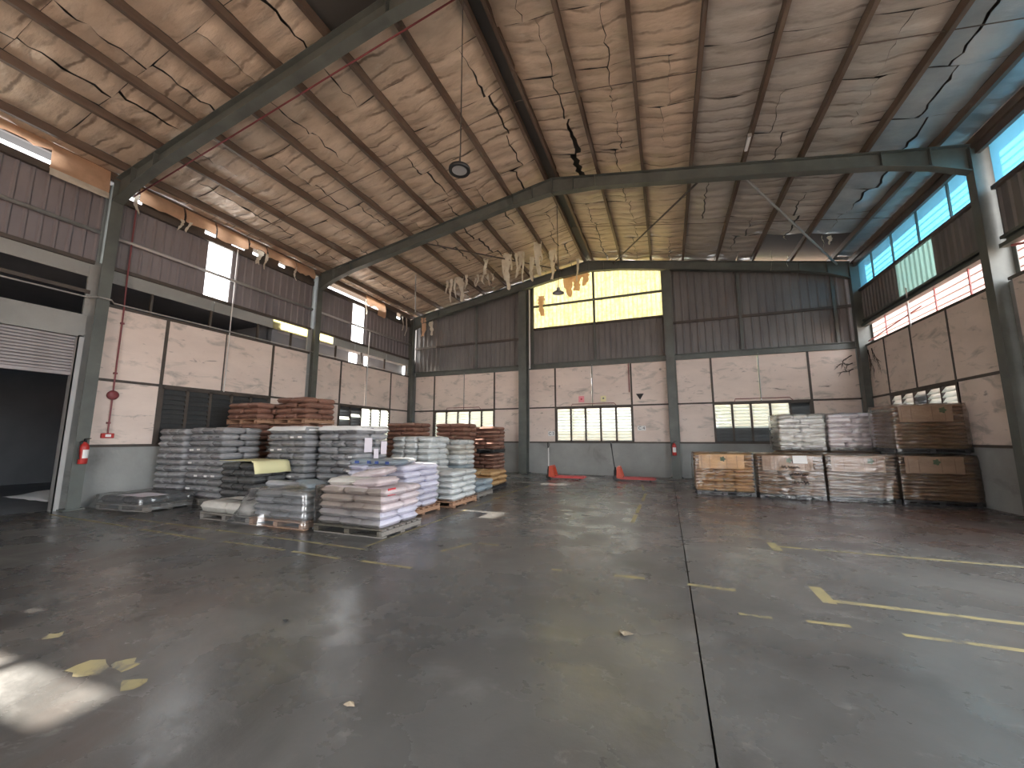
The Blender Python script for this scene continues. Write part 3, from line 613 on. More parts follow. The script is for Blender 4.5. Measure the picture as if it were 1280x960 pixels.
# torn insulation hanging down
def strip(x, y, z, ln, w, m='rag', seed=0, par=None, yaw=None):
    r = random.Random(seed); yaw = r.uniform(0, math.pi) if yaw is None else yaw; dx, dy = math.cos(yaw), math.sin(yaw); n = 10; vs = []
    for j in range(n+1):
        t = j/n; ww = w*(1-.55*t)*(1+r.uniform(-.35,.35)); ox = .05*math.sin(t*5+seed)*t + r.uniform(-.012,.012); oy = .05*math.cos(t*4+seed)*t
        for s in (-1, 0, 1): vs.append((x+ox+dx*ww/2*s, y+oy+dy*ww/2*s+(.02 if s == 0 else 0), z-ln*t - (r.uniform(0,.08) if j == n else 0)))
    o = MB().add(vs, [(j*3+i, j*3+i+1, j*3+i+4, j*3+i+3) for j in range(n) for i in range(2)]).build('torn_strip', M[m], par or ce, True)
    return o
for i, (x, y, ln, w) in enumerate([(-8.45,14.0,.55,.10),(-8.25,14.0,1.0,.12),(-8.05,14.0,.9,.10),(-7.9,14.05,.45,.28),(-7.82,14.1,1.05,.26),(-7.6,14.1,.6,.12),(-7.2,14.4,.5,.1),(-6.35,13.4,.65,.20),(-5.65,13.6,1.0,.18),(-5.52,13.6,1.45,.28),(-5.38,13.6,.7,.12),(-5.2,13.8,1.05,.14),(-5.05,13.8,.8,.22),(-4.95,13.9,1.2,.10),(-4.8,14.5,1.0,.22),(-4.25,13.6,1.3,.26),(-4.15,13.6,.8,.12),(-3.95,14.5,1.2,.20),(-3.8,14.5,.7,.1),(-3.2,15.9,1.0,.14),(-7.4,14.6,.35,.1),(-7.05,14.6,.4,.12),(-6.8,14.6,.5,.1),(-6.6,14.6,.35,.14)]):
    strip(x, y, zpur(x)+.1, ln, w, 'rag', i, yaw=.35+.3*math.sin(i))
for i, (x, y, z, ln, w) in enumerate([(-5.0,16.45,7.9,.85,.34),(-3.75,16.45,8.75,1.0,.45),(-3.4,16.45,8.75,.8,.5),(-3.0,16.45,8.7,.55,.4)]): strip(x, y, z, ln, w, 'tan', 40+i, yaw=.1)
for i, (x, y, ln, w) in enumerate([(3.9,14.5,.12,.1),(4.9,14.5,.35,.08),(5.1,14.55,.25,.12),(3.75,15.6,.7,.07),(4.35,16.05,.35,.10)]): strip(x, y, zpur(x)+.12, ln, w, 'rag', 60+i)
def flap(y0, y1, z0, z1, m='tan', seed=0, x=XL+.10, out=.10, name='torn_flap', ragged=.12):
    n = max(6, int((y1-y0)/.12)); r = random.Random(seed); vs = []; nv = 5
    low = [z0 + ragged*(noise.noise((i*.35+seed*9, 0, 0))) + r.uniform(-.03,.03)*(ragged > .05) for i in range(n+1)]
    for j in range(nv+1):
        for i in range(n+1):
            t = j/nv; z = z1+(low[i]-z1)*t
            vs.append((x+out*math.sin(t*2.2)+.035*noise.noise((i*.5+seed, t*2, 4))*t, y0+(y1-y0)*i/n, z))
    o = MB().add(vs, [(j*(n+1)+i, j*(n+1)+i+1, (j+1)*(n+1)+i+1, (j+1)*(n+1)+i) for j in range(nv) for i in range(n)]).build(name, M[m], ce, True); return o
flap(1.6,3.5,7.5,8.02-.3,seed=1,out=.06); flap(3.5,4.45,7.12,7.72,seed=2,ragged=.03,out=.05); flap(3.5,4.45,6.98,7.14,'rag',seed=3,x=XL+.16,out=.02,ragged=.02)
for i, (a, b, z) in enumerate(((5.0,5.95,7.24),(6.0,6.75,7.28),(6.8,7.7,7.22),(7.75,8.3,7.40),(8.35,9.4,7.32),(9.42,10.2,7.28),(12.9,13.6,7.20),(13.6,14.15,6.95))): flap(a, b, z, 7.66, seed=10+i)
for i, (y, ln) in enumerate(((5.9,.40),(6.1,.35),(8.32,.5),(9.4,.45),(4.95,.5),(12.85,.6),(15.4,.7),(15.7,.9),(8.1,.4))): strip(XL+.18, y, 7.42, ln, .10+.1*(i == 8), 'rag', 80+i, yaw=1.5)
strip(-11.1, 16.2, 7.5, .9, .3, 'tan', 99, yaw=.2); strip(-10.75, 16.35, 7.4, .75, .25, 'rag', 98, yaw=.2)

# ------------------------------------------------------------------ pallets, sacks and wrapping
def pallet_meshes(m):
    W, D = 1.0, 1.0
    return dict(top=MB().bbox(-.5,.5,-.05,.05,-.011,.011,.004).mesh('deck_board', m), blk=MB().bbox(-.05,.05,-.5,.5,-.035,.035,.004).mesh('stringer', m), bot=MB().bbox(-.5,.5,-.05,.05,-.01,.01,.003).mesh('bottom_board', m))
PM = {k: pallet_meshes(M[k]) for k in ('wood','woodg','darkpallet')}
def pallet(x, y, W, D, z, label, kind='wood', rz=0, group='loaded pallets', h=.13):
    o = tag(empty('pallet', (x+W/2, y+D/2, z), rz), label, 'pallet', group); p = PM[kind]
    n = 7
    for i in range(n): link('deck_board', p['top'], o, (0, -D/2+.05+(D-.1)*i/(n-1), h-.011), (0,0,0), (W,1,1))
    for i in range(3): link('stringer', p['blk'], o, (-W/2+.06+(W-.12)*i/2, 0, h/2-.002), (0,0,0), (1,D,1))
    for i in range(3): link('bottom_board', p['bot'], o, (0, -D/2+.06+(D-.12)*i/2, .012), (0,0,0), (W,1,1))
    return o
def sack_mesh(name, m, seed, power=9, puff=.5):
    nu, nv = 12, 8; vs = []; fs = []; r = random.Random(seed)
    for s in (1, -1):
        for j in range(nv+1):
            for i in range(nu+1):
                u = -1+2*i/nu; v = -1+2*j/nv
                uu = math.copysign(abs(u)**.75, u); vv = math.copysign(abs(v)**.75, v)
                t = (max(0, 1-abs(uu)**power))**.5*(max(0, 1-abs(vv)**power))**.5
                x = uu*.5*(1-.035*abs(vv)**6); y = vv*.5*(1-.05*abs(uu)**6)
                z = s*.5*t*(1 + (.03*noise.noise((u*1.7+seed*3, v*1.7, s))))
                dn = .012*noise.noise((u*3+seed, v*3, s*2)); vs.append((x*(1+dn), y*(1+dn), z))
    k = (nu+1)*(nv+1)
    for j in range(nv):
        for i in range(nu):
            a = j*(nu+1)+i; fs.append((a, a+1, a+nu+2, a+nu+1)); b = a+k; fs.append((b+nu+1, b+nu+2, b+1, b))
    me = MB().add(vs, fs).mesh(name, m, True); return me
SM = {}
def smesh(kind):
    if kind not in SM: SM[kind] = [sack_mesh('sack', M[kind], i*7+len(SM)) for i in range(4)]
    return random.choice(SM[kind])
mark_me = MB().box(-.5,.5,-.004,.004,-.5,.5).mesh('printed_mark', M['white'])
mark_dark = MB().box(-.5,.5,-.004,.004,-.5,.5).mesh('printed_mark', M['darkprint'])
KIND_NAME = dict(grey='plastic_sack', dark='plastic_sack', kraft='paper_sack', kraftl='paper_sack', brown='paper_sack')
SACKS = []
def sack(kind, x, y, z, L, Wd, h, rz, label, group, tilt=(0,0)):
    o = link(KIND_NAME.get(kind, 'woven_bag'), smesh(kind), None, (x, y, z+h/2), (tilt[0], tilt[1], rz), (L, Wd, h))
    SACKS.append(o); return tag(o, label, 'sack' if kind in KIND_NAME else 'bag', group)
ORD = ['bottom','second','third','fourth','fifth','sixth','seventh','eighth','ninth','tenth','eleventh','twelfth']
def stack(lab, group, kind, x0, y0, W, D, z0, layers, hs, back='all', jit=.012, lean=(0,0), marks=None, cols=(2,3), top_jit=0, side='r', pre=''):
    """layers of five interlocking sacks; rows hidden behind others can be left out"""
    fr = .43; k = 0; kinds = kind if isinstance(kind, (list, tuple)) else [kind]
    for k in range(layers):
        z = z0+k*hs; ox, oy = lean[0]*k/layers, lean[1]*k/layers; kd = kinds[k*len(kinds)//layers]
        flip = k % 2
        rows = [(cols[0], fr, True), (cols[1], 1-fr, False)] if flip else [(cols[1], 1-fr, False), (cols[0], fr, True)]
        yy = y0
        for ri, (n, f, lng) in enumerate(rows):
            dep = D*f
            for i in range(n):
                if ri == 1 and k < layers-1 and (back == 'none' or (back == 'side' and i not in ((n-1,) if side == 'r' else (0,)))): continue
                cx = x0+W*(i+.5)/n+ox+random.uniform(-jit,jit); cy = yy+dep/2+oy+random.uniform(-jit,jit)
                j2 = top_jit if k == layers-1 else 0
                pos = ('front','back')[ri] + '-' + (('left','right') if n == 2 else ('left','middle','right'))[i]
                label = ('top' if k == layers-1 else ORD[k]) + '-layer ' + pos + ' ' + pre + ('bag' if kd not in KIND_NAME else 'sack') + ' of the ' + lab
                o = sack(kd, cx, cy, z+random.uniform(-.003,.003), W/n*.992, dep*.992, hs*1.01, random.uniform(-.03,.03)*(1+j2*4), label, group, (random.uniform(-.02,.02)*(1+4*j2), random.uniform(-.02,.02)*(1+4*j2)))
                if marks and ri == 0 and flip == marks-1:
                    for q in ((-.22,.18) if lng else (0,)):
                        mm = link('printed_mark', random.choice((mark_me, mark_dark, mark_dark)), o, (q, -.497, random.uniform(-.05,.05)), (0,0,0), ((.24 if lng else .4)*random.uniform(.6,1), 1.6, .26))
            yy += dep
    return z0+layers*hs
def wrap(label, x0, y0, W, D, z0, z1, m='film', off=.018, cat='film', name='stretch_film', flare=None, topz=None, n=26, seed=0, rough=.010, top=True):
    nx = n; per = []
    for i in range(nx): per.append((x0-off+(W+2*off)*i/nx, y0-off, 0, -1))
    for i in range(nx): per.append((x0+W+off, y0-off+(D+2*off)*i/nx, 1, 0))
    for i in range(nx): per.append((x0+W+off-(W+2*off)*i/nx, y0+D+off, 0, 1))
    for i in range(nx): per.append((x0-off, y0+D+off-(D+2*off)*i/nx, -1, 0))
    nz_ = 14; vs = []; k = len(per); cx, cy = x0+W/2, y0+D/2
    for j in range(nz_+1):
        t = j/nz_; z = z0+(z1-z0)*t
        for i, (x, y, a, b) in enumerate(per):
            d = rough*(1+noise.noise((x*6+seed, y*6, z*14))*1.5) ; sh = 1-.03*(t**8)
            fx = fy = 0
            if flare: fx, fy = flare(x, y, t, a, b)
            vs.append((cx+(x-cx)*sh+a*d+fx, cy+(y-cy)*sh+b*d+fy, z + (.02*noise.noise((x*4, y*4, seed)) if j == nz_ else 0)))
    fs = [(j*k+i, j*k+(i+1)%k, (j+1)*k+(i+1)%k, (j+1)*k+i) for j in range(nz_) for i in range(k)]
    if top:
        base = nz_*k; m_ = 6; prev = [base+i for i in range(k)]
        for r in range(1, m_+1):
            cur = []
            for i in range(k):
                p = vs[base+i]; s = 1-r/m_*.999
                hz = topz(cx+(p[0]-cx)*s, cy+(p[1]-cy)*s) if topz else .015*noise.noise((p[0]*s*5+seed, p[1]*s*5, 7))
                cur.append(len(vs)); vs.append((cx+(p[0]-cx)*s, cy+(p[1]-cy)*s, p[2]+hz*(r > 0)))
            fs += [(prev[i], prev[(i+1)%k], cur[(i+1)%k], cur[i]) for i in range(k)]; prev = cur
    return tag(MB().add(vs, fs).build(name, M[m], None, True), label, cat)
def paper(x, y, z, w, d, rz, label, m='white', tilt=(0,0), cat='paper'):
    o = MB().grid(lambda u, v: ((u-.5)*w, (v-.5)*d, .008*math.sin(u*5)+.006*math.cos(v*4)), 6, 5).build('paper_sheet', M[m]); o.location = (x, y, z); o.rotation_euler = (tilt[0], tilt[1], rz)
    solid(o, .0015); return tag(o, label, cat)

# low flat load by the left wall column
pallet(-11.5,4.92,1.5,.92,0,'low pallet under the flat wrapped load by the left column','woodg',.10)
for i, (x, y, rz) in enumerate(((-11.12,5.15,.1),(-10.42,5.2,.12),(-11.15,5.60,.1),(-10.45,5.64,.1))): sack('dark', x, y, .13, .72, .46, .16, rz, ['front-left','front-right','back-left','back-right'][i] + ' charcoal sack in the flat load beside the left column', 'flat load sacks')
wrap('clear film over the flat load beside the left column', -11.52,4.93,1.48,.9,.04,.31,'filmm',.03,flare=lambda x,y,t,a,b:(a*.10*(1-t)**2, b*.10*(1-t)**2),seed=4,rough=.03)
paper(-10.35,5.12,.325,.72,.50,.12,'lilac paper sheet lying on the flat load by the left column','lilac')
# low single-layer load
pallet(-8.27,5.0,1.36,.72,0,'low pallet under the single sack layer with a paper on it','woodg')
for i, (x, y) in enumerate(((-7.94,5.19),(-7.25,5.18),(-7.94,5.55),(-7.25,5.56))): sack('cream' if y < 5.3 else 'dark', x, y, .13, .72, .40, .20, random.uniform(-.05,.05), ['front-left cream','front-right cream','back-left charcoal','back-right charcoal'][i] + ' sack in the single layer left of the draped pallet', 'single layer sacks')
paper(-7.75,5.36,.36,.50,.36,.25,'white paper sheet on the single layer of sacks')
# plastic-draped pallet
pallet(-6.9,4.98,1.30,.98,0,'reddish wooden pallet under the plastic-draped grey sacks','wood')
stack('draped plastic pallet at the front','draped pallet sacks','grey',-6.87,5.0,1.24,.94,.13,4,.118)
for i, (x, y, rz, kd) in enumerate(((-6.5,5.35,.5,'grey'),(-6.05,5.5,-.3,'bluegrey'))): sack(kd, x, y, .60, .6, .4, .13, rz, ['grey','blue-grey'][i] + ' loose sack on top of the draped pallet', 'draped pallet top sacks', (random.uniform(-.15,.15), .1))
def fl3(x, y, t, a, b): return ((-.34*(1-t)**1.5 if x < -6.6 else .02*(1-t)), (-.10*(1-t)**2 if b < 0 and x < -6.5 else 0))
wrap('milky plastic sheet draped loosely over the low pallet of grey sacks', -6.9,4.98,1.28,.98,.03,.62,'filmm',.03,'plastic sheet','plastic_cover',fl3,lambda x, y: .10*math.exp(-((x+6.3)**2+(y-5.45)**2)*6)+.03*noise.noise((x*5, y*5, 1)),seed=2,rough=.022)
# front wrapped stack
pallet(-5.43,5.02,1.38,1.02,0,'pallet under the front stack in smoky film','woodg')
stack('front stack in smoky film','front stack sacks',['lav','rose','rose'],-5.40,5.04,1.32,.98,.13,5,.118,jit=.02,lean=(.03,.03))
for i, (x, y, z, rz, kd) in enumerate(((-5.05,5.45,.72,.3,'cream'),(-4.55,5.42,.72,-.2,'rose'),(-4.85,5.72,.83,.1,'rose'))): sack(kd, x, y, z, .72, .45, .13, rz, ['cream sack lying loose on the left of the front stack','pinkish sack lying loose on the right of the front stack','pinkish sack topmost on the heap of the front stack'][i], 'front stack top sacks', (.05*i, -.08*i))
tag(MB().box(-.09,.09,-.006,.006,-.055,.055).build('red_stamp', M['redprint'], None), 'red stamp on a pinkish sack of the front stack', 'stamp'); bpy.data.objects['red_stamp'].location = (-4.065,5.22,.67); bpy.data.objects['red_stamp'].rotation_euler = (0,0,math.pi/2)
def half_wrap():
    def P(u, v):
        z = .03+.70*v; t = u*2.35
        x, y = (-5.44, 6.03-t) if t < 1. else (-5.44+(t-1.), 5.01)
        d = .022*noise.noise((x*6, y*6, z*9)) + .012
        return (x-(d if t < 1. else 0), y-(d if t >= 1. else 0), z+.02*noise.noise((u*9, 0, 3))*(v > .9))
    return MB().grid(P, 60, 18).build('stretch_film', M['filmd'], None, True)
tag(half_wrap(), 'smoky stretch film over the front of the pinkish stack', 'film')
# tall grey stacks behind
GS = 'tall grey stacks'
def tall(x, y, W, D, n, hs, lab, kind, film_, marks=None, lean=(0,0), palkind='woodg', back='side', side='r', jit=.012):
    pallet(x-.02, y, W+.04, D, 0, 'pallet under the ' + lab, palkind)
    z = stack(lab, lab + ' sacks', kind, x, y, W, D, .13, n, hs, back, jit, lean, marks, side=side)
    return z
tall(-11.72,5.93,1.0,.95,11,.145,'tall grey stack nearest the left wall','grey','film',lean=(.06,0))
tall(-10.66,6.0,1.24,.95,11,.147,'tall grey stack second from the left wall','grey','film',lean=(.05,0),marks=2)
tall(-9.0,5.76,1.05,.78,6,.142,'short charcoal stack between the tall grey ones','dark','film')
tag(solid(MB().grid(lambda u, v: (-9.04+1.15*u, 5.74+.84*v, 1.03-.10*max(0,u-.92)/.08-.16*max(0,u-.93)/.07+.012*noise.noise((u*6, v*4, 1))), 16, 6).build('cover_sheet', M['paleyellow'], None, True), .003), 'pale yellow cover sheet folded over the short charcoal stack', 'cover sheet')
tall(-8.78,6.62,1.22,.95,11,.147,'tall grey stack behind the draped pallet','grey','film',marks=2)
tall(-7.44,6.82,1.15,1.05,11,.147,'tall grey stack with paper labels on its side','grey','film',marks=1)
for x, w, ly, n_ in ((-8.78,1.22,6.62,'behind the draped pallet'),(-7.44,1.15,6.82,'with paper labels')):
    tag(solid(MB().grid(lambda u, v: (x-.03+(w+.06)*u, ly-.03+1.08*v, 1.775+.015*noise.noise((u*5, v*5, x))-(.10 if v < .02 or u > .98 or u < .02 else 0)), 12, 10).build('top_cover', M['white'], None, True), .003), 'white plastic cap sheet on the tall grey stack ' + n_, 'cover sheet')
for i, (y, z, w, h) in enumerate(((7.15,1.35,.24,.32),(7.42,1.12,.16,.28),(7.68,1.28,.2,.3))):
    o = tag(MB().box(-.002,.002,-w/2,w/2,-h/2,h/2).build('paper_label', M['lilac']), 'pale paper label on the side of the tall grey stack, %s' % ['nearest the front','the lowest one','nearest the back'][i], 'label'); o.location = (-6.262, y, z)
# brown two-tier stacks by the left wall
def two_tier(x, y, W, D, n1, n2, hs, lab, kind='brown', pk='wood', back='none', film_=None):
    pallet(x, y, W, D, 0, 'lower pallet of the ' + lab, pk)
    z = stack(lab, lab + ' lower sacks', kind, x, y, W, D, .13, n1, hs, back, pre='lower-tier ')
    pallet(x, y, W, D, z+.01, 'upper pallet of the ' + lab, pk)
    z2 = stack(lab, lab + ' upper sacks', kind, x, y, W, D, z+.14, n2, hs, 'side', .02, pre='upper-tier ')
two_tier(-11.2,7.2,1.2,.95,12,3,.145,'brown two-tier stack in front of the dark window')
two_tier(-9.92,7.62,1.14,1.0,12,4,.145,'tallest brown two-tier stack by the left wall column')
two_tier(-8.9,11.0,1.15,1.0,6,6,.145,'brown two-tier stack by the left wall window')
two_tier(-7.6,12.0,1.15,1.0,6,6,.145,'brown two-tier stack just behind the pale bags',film_='film')
two_tier(-7.02,13.1,1.2,1.1,6,6,.138,'brown two-tier stack nearest the back wall','brown','darkpallet','side','film')
# pale stacks
pallet(-6.95,8.75,1.2,1.05,0,'pallet under the tall heap of pale woven bags','woodg')
stack('tall pale heap behind the labelled stack','pale heap bags','pale',-6.95,8.75,1.2,1.05,.13,9,.157,'side',.035,lean=(0,.05),cols=(3,3),top_jit=1)
tall(-6.75,10.2,1.15,1.0,9,.147,'pale stack with bands in front of the brown stacks',['pale','bluegrey','pale','cream','pale'],'film')
pallet(-6.0,6.28,1.42,1.24,0,'pallet under the lavender stack','wood')
stack('lavender stack behind the front one','lavender stack bags','lav',-6.0,6.28,1.40,1.22,.13,7,.122,'side',.03,cols=(3,3),top_jit=1)
for i, (x, y, rz, kd) in enumerate(((-5.65,6.5,.15,'bluegrey'),(-5.1,6.45,-.1,'bluegrey'),(-5.3,6.95,.2,'pale'))):
    o = sack(kd, x, y, .98, .68, .42, .11, rz, ['left','right'][i] + ' blue-printed sack lying on top of the lavender stack' if i < 2 else 'pale sack lying on the back of the lavender stack', 'lavender stack top')
    if i < 2:
        for q in (-.2,.2): link('printed_mark', MB().box(-.5,.5,-.004,.004,-.5,.5).mesh('printed_mark', M['blueprint']), o, (q, -.5, 0), (0,0,0), (.14, 1.6, .5))
def low(x, y, W, D, n, hs, lab, kind, pk, film_, z=None):
    pallet(x, y, W, D, 0, 'pallet under the ' + lab, pk); t = stack(lab, lab + ' sacks', kind, x, y, W, D, .13, n, hs, 'side', .022)
low(-5.62,7.72,1.24,1.15,5,.128,'wrapped white stack on a reddish pallet','pale','wood','film')
low(-5.7,9.15,1.2,.95,2,.15,'low blue-grey load','bluegrey','woodg','film')
low(-5.95,10.5,1.22,1.2,3,.135,'low golden brown load','kraftl','darkpallet','filmd')

# kraft loads along the right wall
def kraft_load(x, y, W, D, z, n, hs, lab, kind='kraft', cardm='card', back='none', side='l', film_='film', cover=True, pk='darkpallet', mark=.4):
    pallet(x, y, W, D, z, 'black pallet under the ' + lab, pk, h=.10)
    t = stack(lab, lab + ' sacks', kind, x, y, W, D, z+.10, n, hs, back, .006, side=side)
    if cover:
        h = (t-z)*.36
        c = tag(MB().bbox(x+.10,x+W-.22,y-.020,y-.010,t-h,t-.02,.004).build('card_cover', M[cardm]), 'card with green emblem on the ' + lab, 'card')
        cxm = x+W*mark+.12; czm = t-h*.36
        d = MB().lathe([(.052,0),(.052,.004)], 16); o = d.build('green_emblem', M['greenprint'], c); o.rotation_euler = (math.pi/2,0,0); o.location = (cxm, y-.020, czm)
        for k in range(5):
            a = k*1.257; q = MB().lathe([(.022,0),(.022,.003)], 8).build('green_emblem', M['greenprint'], c); q.rotation_euler = (math.pi/2,0,0); q.location = (cxm+.05*math.cos(a), y-.0205, czm+.05*math.sin(a))
        for k, fx in enumerate((.12,.26,.55,.72)):
            MB().box(x+W*fx-.004,x+W*fx+.004,y-.0225,y-.0195,t-h+.02,t-.05).build('printed_line', M['inkbrown'], c)
    if film_: wrap('glossy stretch film around the ' + lab, x, y, W, D, z+.02, t+.02, film_, .024, seed=x*5, rough=.010)
    return t
KY = 11.9
t1 = kraft_load(.67,KY+.08,1.40,1.1,0,12,.083,'golden kraft load at the left end of the row','kraftl','cardl','side','l')
t2 = kraft_load(2.12,KY-.08,1.40,1.1,0,12,.083,'kraft load with handwriting, second from the left end')
t3 = kraft_load(3.57,KY-.02,1.36,1.1,0,12,.084,'kraft load with bright film, third from the left end',mark=.55)
t4 = kraft_load(4.97,KY,1.34,1.1,0,12,.084,'kraft load at the right end of the lower row')
kraft_load(4.98,KY+.02,1.28,1.1,1.16,12,.085,'big upper kraft load by the right wall',back='side',side='l',mark=.6)
for x, lab, kd in ((2.95,'left pale load on the back row','cream'),(4.10,'right pale load on the back row','rose')):
    pallet(x, 13.15, 1.08, 1.0, 0, 'floor pallet below the ' + lab, 'darkpallet'); stack(lab, lab + ' lower sacks', 'kraft', x, 13.15, 1.08, 1.0, .13, 7, .145, 'none', pre='lower-tier ')
    pallet(x, 13.15, 1.08, 1.0, 1.16, 'upper pallet of the ' + lab, 'woodg', h=.10)
    t = stack(lab, lab + ' sacks', kd, x, 13.15, 1.08, 1.0, 1.26, 7, .128, 'side', .012, side='l'); wrap('stretch film around the ' + lab, x, 13.15, 1.08, 1.0, 1.2, t+.02, 'film', .022, seed=x)
paper(3.02,KY-.145,.98,.30,.19,0,'white paper sheet on the handwritten kraft load','white',(math.pi/2,0))
# marker scribble on the second load
hw = tag(empty('handwriting', (2.62, KY-.135, .78)), 'black marker handwriting on the kraft load beside the white paper', 'writing')
rh = random.Random(5)
for r_, (ox, oz, n_) in enumerate(((0,0,6),(.14,-.17,6),(.24,-.36,5))):
    for k in range(n_):
        x = ox+k*.065; MB().tube([(x, 0, oz+rh.uniform(-.03,.03)), (x+.02, 0, oz+rh.uniform(.02,.05)), (x+.035, 0, oz+rh.uniform(-.04,0)), (x+.06, 0, oz+rh.uniform(-.01,.03))], .010, 5).build('pen_stroke', M['ink'], hw)

# ------------------------------------------------------------------ pallet jacks
def jack(x, y, lab, rz=0, lean=-.05, hm='black'):
    o = tag(empty('pallet_jack', (x, y, 0), rz), lab, 'pallet jack', 'red pallet jacks by the back wall')
    for s in (-1, 1):
        fk = MB().prism([(.28,.055),(1.42,.055),(1.50,.075),(1.50,.085),(1.40,.115),(.28,.115)], s*.19-.08, s*.19+.08).build('fork', M['red'], o)
        r = MB().lathe([(.035,-.04),(.035,.04)], 10).build('load_roller', M['black'], fk); r.rotation_euler = (math.pi/2,0,0); r.location = (1.3, s*.19, .036)
        r = MB().lathe([(.085,-.03),(.085,.03)], 14).build('steer_wheel', M['black'], o); r.rotation_euler = (math.pi/2,0,0); r.location = (.10, s*.06, .086)
    MB().prism([(.16,.10),(.36,.06),(.40,.12),(.30,.46),(.24,.50),(.18,.46)], -.27, -.245).prism([(.16,.10),(.36,.06),(.40,.12),(.30,.46),(.24,.50),(.18,.46)], .245, .27).box(.20,.30,-.25,.25,.42,.49).box(.28,.38,-.25,.25,.06,.12).build('fork_housing', M['orange'], o)
    MB().lathe([(.05,.10),(.055,.16),(.055,.34),(.04,.36),(.03,.46)], 12, (.10,0,0)).build('pump', M['black'], o)
    hb = MB().tube([(.10,0,.30), (.10+lean*.6,0,.8), (.10+lean,0,1.16)], .019, 8).build('handle_bar', M[hm], o)
    MB().tube([(.10+lean,-.04,1.14),(.10+lean*1.1,-.10,1.24),(.10+lean*1.15,-.10,1.32),(.10+lean*1.15,.10,1.32),(.10+lean*1.1,.10,1.24),(.10+lean,.04,1.14)], .018, 8).build('handle_grip', M['black'], hb)
    return o
jack(-4.33,14.62,'red pallet jack with a pale handle, left of the two',.04,.0,'whitepipe'); jack(-1.92,14.98,'red pallet jack with a black handle, right of the two',.02,-.10)

# ------------------------------------------------------------------ safety gear and wall fittings
def extinguisher(x, y, z, lab, rz):
    o = tag(empty('fire_extinguisher', (x, y, z), rz), lab, 'fire extinguisher', 'red extinguishers')
    cy = MB().lathe([(.0,0),(.068,0),(.075,.02),(.075,.36),(.06,.41),(.028,.44),(.028,.46)], 18, close=False).build('cylinder', M['red'], o, True)
    va = MB().box(-.02,.02,-.02,.02,.46,.50).prism([(-.02,.50),(.10,.53),(.10,.545),(-.02,.53)], -.012, .012).build('valve', M['black'], o)
    MB().tube([(-.02,0,.48),(-.10,0,.46),(-.11,0,.30),(-.095,-.02,.10)], .011, 7).build('hose', M['black'], va)
    MB().grid(lambda u, v: (.0762*math.sin(-.9+1.8*u), -.0762*math.cos(-.9+1.8*u), .12+.18*v), 8, 2).build('label', M['white'], cy)
    MB().box(-.03,.03,.07,.10,.30,.36).build('bracket', M['black'], o); return o
extinguisher(XL+.33,4.6,.96,'red fire extinguisher on the column beside the roller shutter',math.pi/2*1.2)
extinguisher(XP2-.05,YB-.46,.86,'red fire extinguisher on the back wall post',.1)
b = tag(empty('alarm_bell', (XL+.02,5.07,2.49)), 'dull red round alarm bell on the cream left wall', 'alarm bell')
q = MB().lathe([(.0,.075),(.05,.072),(.095,.05),(.11,.02),(.11,0)], 20, close=False).build('gong', M['redpipe'], b, True); q.rotation_euler = (0,math.pi/2,0); MB().box(-.02,.03,-.05,.05,-.05,.05).build('back_box', M['redpipe'], b)
b = tag(empty('call_point', (XL+.02,5.07,1.56)), 'red fire call point box below the alarm bell', 'call point')
MB().bbox(-.02,.05,-.11,.11,-.055,.055,.008).build('housing', M['red'], b); MB().box(.05,.054,-.05,.05,-.03,.03).build('glass', M['white'], b)
MB().tube([(XL+.04,5.02,7.1),(XL+.04,5.03,5.3),(XL+.04,5.05,4.5),(XL+.04,5.07,1.6)], .016, 6).build('conduit', M['redpipe'], wl)
for z in (4.2,3.0,1.85): MB().box(XL,XL+.06,5.03,5.09,z-.02,z+.02).build('pipe_clip', M['redpipe'], wl)
# conduits with inverted tees above the back windows
for xc, x0_, x1_ in ((-8.97,-9.9,-8.05),(-2.83,-3.75,-1.87),(3.28,2.40,4.24)):
    MB().tube([(xc,YB-.03,4.62),(xc,YB-.03,2.96)], .014, 6).build('conduit', M['pipe'], wb)
    MB().tube([(x0_,YB-.04,2.84),(x0_+.03,YB-.04,2.95),(x1_-.1,YB-.04,2.95),(x1_,YB-.04,2.84)], .014, 6).build('conduit', M['redpipe'], wb)
MB().tube([(-1.34,YB-.04,4.6),(-1.34,YB-.04,3.36)], .018, 6).build('conduit', M['redpipe'], wb)
def sign(x, z, w, h, m, lab, cat='sign'):
    return tag(MB().box(x-w/2,x+w/2,YB-.012,YB-.004,z-h/2,z+h/2).build('wall_sign', M[m]), lab, cat)
def glyphs(txt, x, z, size, m, parent):
    c = bpy.data.curves.new('lettering', 'FONT'); c.body = txt; c.size = size; c.align_x = 'CENTER'; c.align_y = 'CENTER'; c.extrude = .001
    t = bpy.data.objects.new('lettering', c); COL.objects.link(t); bpy.context.view_layer.update()
    me = bpy.data.meshes.new_from_object(t.evaluated_get(bpy.context.evaluated_depsgraph_get())); bpy.data.objects.remove(t)
    me.materials.clear(); me.materials.append(M[m]); return link('lettering', me, parent, (x, YB-.0135, z), (math.pi/2,0,0))
s = sign(-3.32,3.15,.24,.26,'pink','small pink card on the panel above the middle window'); MB().prism([(-.05,0),(0,-.05),(.05,0),(0,.05)], -.0035, 0).build('printed_mark', M['redprint'], s, loc=(-3.32,YB-.012,3.15))
s = sign(-2.40,3.14,.22,.24,'paleyellow','small yellow card on the panel above the middle window'); MB().prism([(-.04,-.02),(.04,-.02),(.03,.05),(-.02,.05)], -.0035, 0).build('printed_mark', M['darkprint'], s, loc=(-2.40,YB-.012,3.14))
s = sign(-4.66,1.70,.30,.20,'white','white plate reading C3 left of the middle window'); glyphs('C 3', -4.66, 1.70, .17, 'ink', s)
